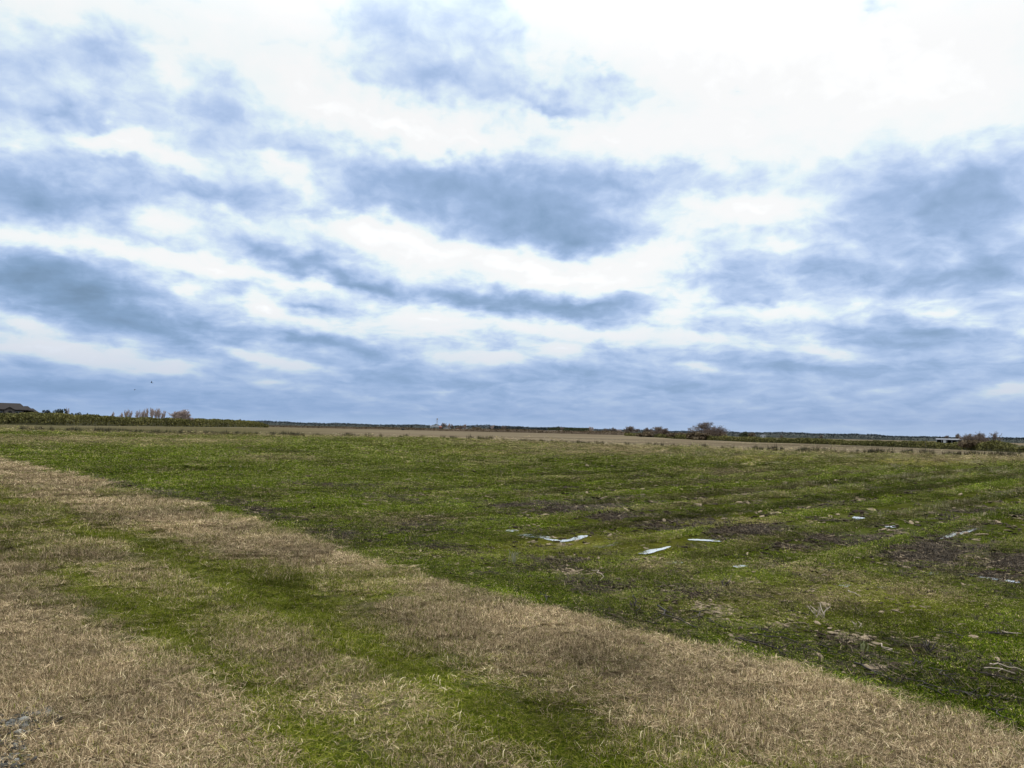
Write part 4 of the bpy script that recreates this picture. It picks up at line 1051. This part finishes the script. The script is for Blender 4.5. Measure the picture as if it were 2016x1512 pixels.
# ------------------------------------------------------------------ weed clumps along the low levee
M_WEED = toned('dead_weed', [(0, (.02, .018, .012)), (.5, (.05, .043, .026)), (.85, (.09, .085, .04)), (1, (.16, .14, .08))])
def weed_mesh(i, dark):
    g = np.random.default_rng(700 + i)
    V, F_, t, _ = blades(90, .16 + .05 * (i % 3), .14, .36, .012, .028, .45 + .12 * (i % 3), .5, 3, 3, 700 + i)
    o = fast_mesh('weed_mesh', V, F_, M_WEED, link=False); fattr(o.data, 'tone', t)
    return o.data
WM = [weed_mesh(i, 0) for i in range(7)]
stretch = [(45, 330, 70, 'dark weed clump on the low levee below the left house and bank'), (330, 600, 60, 'dark weed clump on the low levee below the slender tree row'),
           (600, 1000, 34, 'sparse weed clump on the low levee below the far farm'), (1020, 1200, 36, 'dark weed clump on the low levee at the middle of the field'),
           (1230, 1480, 20, 'lone upright weed clump on the low levee below the oak'), (1495, 1760, 46, 'dark weed clump on the levee below the right hedge'),
           (1760, 2030, 44, 'dark weed clump on the levee below the low barn')]
for (a, b_, n, l) in stretch:
    g = np.random.default_rng(a)
    cs = g.uniform(a, b_, max(3, n // 3))
    for q in range(n):
        px = cs[g.integers(0, len(cs))] + g.normal(0, 7) if g.random() < .7 else g.uniform(a, b_)
        azr = ray(px, hline(px)); azr = math.atan2(azr.x, azr.y)
        rr_ = np.interp(azr, LV_AZ, LV_R) + g.normal(.5, 1.6) + (g.random() < .2) * g.uniform(2, 8)
        x, y = rr_ * math.sin(azr), rr_ * math.cos(azr)
        o = bpy.data.objects.new('weed_clump', WM[g.integers(0, 7)]); COL.objects.link(o)
        o.location = (x, y, float(height(np.array([x]), np.array([y]))[0]) - .01); s_ = g.uniform(.95, 1.8) * (1.8 if px < 1000 else 1.15) * (1 + .15 * (px > 1490))
        o.scale = (s_ * g.uniform(.9, 1.7), s_, s_); o.rotation_euler = (0, 0, g.uniform(0, 6.28))
        tag(o, l, 'weeds', 'weed clumps, ' + l[l.index('on the'):])

# ------------------------------------------------------------------ litter, sticks, stones, leaves
def zq(x, y): return float(height(np.array([float(x)]), np.array([float(y)]))[0])
M_PLAS = simple('white_plastic', (.75, .75, .72), .4, .4)
for (px, py, wpx, l) in [(1203.5, 899.5, 8, 'crumpled white plastic scrap in the middle of the green field'), (453, 920, 4, 'tiny white scrap in the green field on the left'), (68.5, 851, 6, 'small white scrap at the left end of the levee')]:
    c = G(px, py, FZ); ds = np.linalg.norm(c); w_ = wpx * ds / FPX
    g = np.random.default_rng(int(px)); V = []; n1_, n2_ = 10, 6
    for a in range(n2_):
        for q in range(n1_):
            th = math.pi * a / (n2_ - 1) ; ph = 2 * math.pi * q / n1_; rj = g.uniform(.7, 1.1)
            V.append((w_ * .5 * math.sin(th) * math.cos(ph) * rj, w_ * .35 * math.sin(th) * math.sin(ph) * rj, w_ * .22 * (1 + math.cos(th)) * g.uniform(.8, 1.1)))
    F_ = [(a * n1_ + q, a * n1_ + (q + 1) % n1_, (a + 1) * n1_ + (q + 1) % n1_, (a + 1) * n1_ + q) for a in range(n2_ - 1) for q in range(n1_)]
    o = mesh_obj('plastic_scrap', V, F_, M_PLAS); o.location = (c[0], c[1], zq(*c) + .02); tag(o, l, 'litter')

M_STICK = simple('wet_dark_wood', (.030, .024, .020), .7, .3, nscale=30)
M_PSTICK = simple('weathered_pale_wood', (.30, .25, .19), .8, nscale=30)
def stick(name, label, p, q, mat, r=.012, lift=.03, seed=0, sidetwigs=2, cat='stick', group=None, arch=.02):
    g = np.random.default_rng(seed)
    a = np.array([*G(*p, FZ), 0.]); b_ = np.array([*G(*q, FZ), 0.])
    n = 7; pts = []
    for k in range(n):
        f = k / (n - 1); v = a * (1 - f) + b_ * f
        v[:2] += g.normal(0, .012, 2) * (1 + 2 * np.linalg.norm(b_ - a))
        v[2] = zq(v[0], v[1]) + lift + arch * math.sin(math.pi * f) * np.linalg.norm(b_ - a)
        pts.append(v)
    o0 = pts[0].copy(); pts = [v - o0 for v in pts]
    sg = [(pts[k], pts[k + 1], r * (1 - .1 * k), r * (1 - .1 * (k + 1))) for k in range(n - 1)]
    for s_ in range(sidetwigs):
        k = g.integers(1, n - 1); L_ = np.linalg.norm(b_ - a) * g.uniform(.15, .35)
        d = pts[k] - pts[k - 1]; d /= np.linalg.norm(d); d = d + g.normal(0, .5, 3) + np.array([0, 0, .25]); d /= np.linalg.norm(d)
        sg.append((pts[k], pts[k] + d * L_, r * .5, r * .2))
    V, F_ = tubes(sg, 5)
    o = fast_mesh(name, V, F_, mat, True); o.location = o0
    tag(o, label, cat, group); return o
bst = [((1290, 1200), (1370, 1242)), ((1355, 1205), (1432, 1250)), ((1300, 1205), (1350, 1226)), ((1455, 1262), (1560, 1300)), ((1470, 1255), (1600, 1282)), ((1500, 1250), (1585, 1268)),
       ((1546, 1206), (1600, 1222)), ((1560, 1282), (1660, 1296)), ((1620, 1280), (1665, 1296)), ((1680, 1312), (1760, 1345)), ((1700, 1330), (1790, 1352)), ((1780, 1340), (1880, 1375)),
       ((1800, 1358), (1900, 1382)), ((1830, 1320), (1880, 1360)), ((1860, 1365), (1975, 1398)), ((1900, 1378), (1985, 1385)), ((1940, 1400), (2005, 1432)), ((1555, 1322), (1600, 1330)),
       ((1250, 1222), (1292, 1232)), ((1075, 1188), (1062, 1176)), ((1840, 1240), (1900, 1262)), ((1930, 1250), (1990, 1256)), ((1925, 1335), (2010, 1348)), ((1245, 1175), (1252, 1210)), ((1415, 1165), (1440, 1150)),
       ((1960, 1310), (2012, 1326)), ((1610, 1050), (1640, 1058))]
wh = ['along the verge below the first bare patch', 'beside the pale bare patch', 'near the middle of the verge edge', 'by the root clump', 'in the dark tangle at lower right', 'by the lower right corner of the field']
OD = ['first', 'second', 'third', 'fourth', 'fifth', 'sixth', 'seventh', 'eighth', 'ninth', 'tenth', 'eleventh', 'twelfth', 'thirteenth', 'fourteenth', 'fifteenth', 'sixteenth', 'seventeenth', 'eighteenth',
      'nineteenth', 'twentieth', 'twenty-first', 'twenty-second', 'twenty-third', 'twenty-fourth', 'twenty-fifth', 'twenty-sixth', 'twenty-seventh', 'twenty-eighth']
rank = {i: k for k, i in enumerate(sorted(range(len(bst)), key=lambda i: bst[i][0][0] + bst[i][1][0]))}
for i, (p, q) in enumerate(bst):
    stick('dark_branch', ('%s of the dark dead branches lying along the verge edge, counted from the left' % OD[rank[i]]), p, q, M_STICK, .006 if i % 3 else .009, .020, 800 + i, 5, 'branch', 'dark branches along the verge edge')
stick('pale_stick', 'pale straight stick lying right of the upright stalk bunch', (1722, 1277), (1768, 1295), M_PSTICK, .006, .045, 850, 1)
stick('pale_stick', 'pale stick near the right edge above the dark tangle', (1972, 1256), (2010, 1262), M_PSTICK, .006, .045, 851, 1)
stick('pale_stick', 'upper of two long parallel pale sticks near the right edge', (1938, 1324), (2012, 1336), M_PSTICK, .007, .05, 852, 1)
stick('pale_stick', 'lower of two long parallel pale sticks near the right edge', (1930, 1333), (2000, 1340), M_PSTICK, .006, .05, 853, 1)
stick('pale_stick', 'short bright curved stick above and right of the root clump', (1673, 1175), (1692, 1187), M_PSTICK, .009, .05, 854, 0)
stick('pale_stick', 'small pale bent stalk left of the bare patches', (1172, 1133), (1186, 1158), M_PSTICK, .005, .05, 855, 0)
def clump(name, label, px, py, hpx, n, mat, seed, spread=.35, r=.01, cat='roots'):
    g = np.random.default_rng(seed); c = G(px, py, FZ); h = hpx * np.linalg.norm(c) / FPX; sg = []
    for k in range(n):
        p = np.array([*(g.normal(0, h * spread * .5, 2)), 0.]); d = np.array([*g.normal(0, spread, 2), 1.])
        m_ = p + d * h * .5; d2 = d + np.array([*g.normal(0, .5, 2), -.2]); q = m_ + d2 * h * .5 * g.uniform(.3, .9)
        sg += [(p, m_, r, r * .8), (m_, q, r * .8, r * .4)]
    V, F_ = tubes(sg, 5); o = fast_mesh(name, V, F_, mat, True); o.location = (c[0], c[1], zq(*c) - .01); tag(o, label, cat); return o
clump('root_clump', 'pale upturned clump of thick roots lying in the green field', 1617, 1221, 26, 9, M_PSTICK, 860, .55, .007)
clump('stalk_bunch', 'bunch of short upright pale stalks on a dark spot near the verge', 1700, 1284, 24, 8, simple('pale_green_stalk', (.20, .21, .10)), 861, .22, .005, 'stalks')
clump('root_clump', 'smaller pale twiggy clump right of the root clump', 1691, 1240, 18, 6, M_PSTICK, 862, .5, .005)
clump('stalk_bunch', 'tall bunch of pale dry stalks left of the puddles', 1010, 1110, 34, 12, simple('dry_stalk', (.25, .24, .15)), 863, .22, .006, 'stalks')
clump('root_clump', 'dark root tangle left of the lower right sticks', 1826, 1288, 24, 9, M_STICK, 864, .6, .006)
for i, (px, py) in enumerate([(1430, 1160), (1870, 1022), (1245, 1200), (1805, 1310)]):
    clump('weed_stalk', ['thin dark stalk clump left of the bare patches', 'thin dark stalk clump below the small upper right puddle', 'dark forked stalk near the middle of the verge edge', 'dark stalk clump right of the upright stalk bunch'][i], px, py, 20, 5, M_STICK, 870 + i, .4, .008, 'stalks')
# pale fallen leaves of grass on the verge
M_LEAF = simple('bleached_leaf', (.40, .34, .20), .7, nscale=40, vary=.15)
lv = [((785, 1351), (805, 1342)), ((812, 1338), (820, 1348)), ((851, 1341), (858, 1333)), ((861, 1343), (873, 1326)), ((866, 1352), (868, 1345)), ((787, 1373), (801, 1359)), ((964, 1335), (974, 1326)), ((981, 1338), (982, 1326)),
      ((1028, 1344), (1041, 1354)), ((1062, 1352), (1076, 1360)), ((698, 1436), (702, 1420)), ((665, 1396), (676, 1384)), ((445, 1152), (457, 1148)), ((246, 1088), (252, 1084)), ((250, 1095), (257, 1093)), ((252, 1106), (262, 1108)),
      ((540, 1350), (560, 1344)), ((1644, 1322), (1650, 1332)), ((1200, 1418), (1206, 1404)), ((1440, 1390), (1450, 1402)), ((140, 1432), (137, 1446)), ((195, 1450), (210, 1420)), ((60, 1405), (45, 1398)), ((990, 1500), (1000, 1480)),
      ((860, 1360), (880, 1366)), ((1120, 1370), (1140, 1362)), ((310, 1185), (318, 1178)), ((1260, 1460), (1268, 1448)), ((560, 1262), (575, 1256)), ((905, 1420), (915, 1400))]
for i, (p, q) in enumerate(lv):
    a = G(*p); b_ = G(*q); za = zq(*a) + .035; g = np.random.default_rng(900 + i)
    d = b_ - a; ln = np.linalg.norm(d); ln = min(ln, .075); d = d / np.linalg.norm(d) * ln; nr_ = np.array([-d[1], d[0]]) / ln * .0021
    V = []
    for k in range(6):
        f = k / 5; w_ = math.sin(math.pi * (.12 + .85 * f)) ; c_ = d * f + nr_ * 3 * math.sin(f * 2.5) * g.uniform(.5, 1)
        zc = .016 * f * g.uniform(.8, 1.1) + .012 * math.sin(math.pi * f)
        V += [(c_[0] - nr_[0] * w_, c_[1] - nr_[1] * w_, zc), (c_[0] + nr_[0] * w_, c_[1] + nr_[1] * w_, zc + .002)]
    o = mesh_obj('grass_leaf', V, [(2 * k, 2 * k + 1, 2 * k + 3, 2 * k + 2) for k in range(5)], M_LEAF)
    md = o.modifiers.new('thickness', 'SOLIDIFY'); md.thickness = .0006
    o.location = (a[0], a[1], za); tag(o, 'bleached curled leaf of dry grass lying on the verge', 'leaf', 'bleached grass leaves on the verge')
# gravel at the near left
g = np.random.default_rng(5); V = []; F_ = []; T_ = []
ico = [(0, 0, 1)] + [(.894 * math.cos(R(72 * k)), .894 * math.sin(R(72 * k)), .447) for k in range(5)] + [(.894 * math.cos(R(72 * k + 36)), .894 * math.sin(R(72 * k + 36)), -.447) for k in range(5)] + [(0, 0, -1)]
ifc = [(0, 1 + k, 1 + (k + 1) % 5) for k in range(5)] + [(1 + k, 6 + k, 1 + (k + 1) % 5) for k in range(5)] + [(1 + (k + 1) % 5, 6 + k, 6 + (k + 1) % 5) for k in range(5)] + [(6 + k, 11, 6 + (k + 1) % 5) for k in range(5)]
ico = np.array(ico)
for _ in range(420):
    cx_, cy_, hw, hh = [(55, 1432, 60, 24), (5, 1500, 45, 22), (80, 1412, 40, 12), (30, 1460, 60, 40)][g.integers(0, 4)]
    c = G(cx_ + g.normal(0, .5) * hw, cy_ + g.normal(0, .5) * hh)
    s_ = g.uniform(.006, .018) * (1 + (g.random() < .1)); v = ico * g.uniform(.6, 1.2, (12, 1)) * np.array([s_, s_ * g.uniform(.6, 1), s_ * .55])
    a = g.uniform(0, 6.28); v = v @ np.array([[math.cos(a), math.sin(a), 0], [-math.sin(a), math.cos(a), 0], [0, 0, 1]])
    F_.append(np.array(ifc) + 12 * len(V)); V.append(v + np.array([c[0], c[1], zq(*c) + .012])); T_.append(np.full(12, g.random()))
o = fast_mesh('gravel', np.concatenate(V), np.concatenate(F_), toned('gravel_stone', [(0, (.02, .018, .015)), (.5, (.055, .052, .044)), (.85, (.10, .10, .092)), (1, (.22, .225, .21))], 0))
fattr(o.data, 'tone', np.concatenate(T_)); tag(o, 'patch of loose grey gravel showing through the grass at lower left', 'gravel', kind='stuff')

# ------------------------------------------------------------------ two birds
M_BIRD = simple('dark_feathers', (.03, .03, .035))
def bird(label, px, py, dist, span, bank, flap, head):
    az_r = ray(px, py); loc = (az_r.x / math.hypot(az_r.x, az_r.y) * dist, az_r.y / math.hypot(az_r.x, az_r.y) * dist, zat(px, py, dist))
    s_ = span
    # body along +x as rings, wings from the body's sides, one mesh
    rings = [(-.34, .004, 0), (-.26, .035, 0), (-.12, .055, 0), (.02, .07, 0), (.14, .06, .005), (.22, .036, .012), (.27, .036, .018), (.31, .022, .016), (.35, .004, .012)]
    V = []; F_ = []
    for (x, r_, z) in rings:
        for q in range(8):
            a = 2 * math.pi * q / 8; V.append((x, r_ * math.cos(a), z + r_ * .85 * math.sin(a)))
    for a in range(len(rings) - 1):
        for q in range(8): F_.append((a * 8 + q, a * 8 + (q + 1) % 8, (a + 1) * 8 + (q + 1) % 8, (a + 1) * 8 + q))
    b0 = len(V)
    for sd_ in (-1, 1):
        st_ = [(0.04, .0, .22, 0), (.2, .05, .2, math.sin(flap) * .22), (.42, -.02, .14, math.sin(flap) * .36), (.6, -.16, .05, math.sin(flap) * .36)]
        i0 = len(V)
        for (yy, xx, ch, z_) in st_:
            V += [(xx + ch * .45, sd_ * yy, z_ + .012), (xx - ch * .55, sd_ * yy, z_), (xx + ch * .45, sd_ * yy, z_ - .006), (xx - ch * .55, sd_ * yy, z_ - .004)]
        for k in range(3):
            a = i0 + 4 * k
            F_ += [(a, a + 1, a + 5, a + 4), (a + 2, a + 6, a + 7, a + 3), (a, a + 4, a + 6, a + 2), (a + 1, a + 3, a + 7, a + 5)]
    i0 = len(V)
    V += [(-.28, -.02, .005), (-.28, .02, .005), (-.46, .07, 0), (-.46, -.07, 0), (-.28, 0, -.012), (-.46, 0, -.006)]
    F_ += [(i0, i0 + 1, i0 + 2, i0 + 3), (i0, i0 + 3, i0 + 5, i0 + 4), (i0 + 1, i0 + 4, i0 + 5, i0 + 2)]
    o = mesh_obj('bird', [(a * s_, b_ * s_, c_ * s_) for a, b_, c_ in V], F_, M_BIRD, smooth=True)
    o.location = loc; o.rotation_euler = (bank, 0, head); tag(o, label, 'bird'); return o
bird('dark bird in flight, upper right of the two birds over the left bank', 298.5, 753.5, 160, .70, .5, .6, R(200))
bird('dark bird in flight, lower left of the two birds over the left bank', 265.5, 766.5, 190, .60, -.5, -.5, R(170))
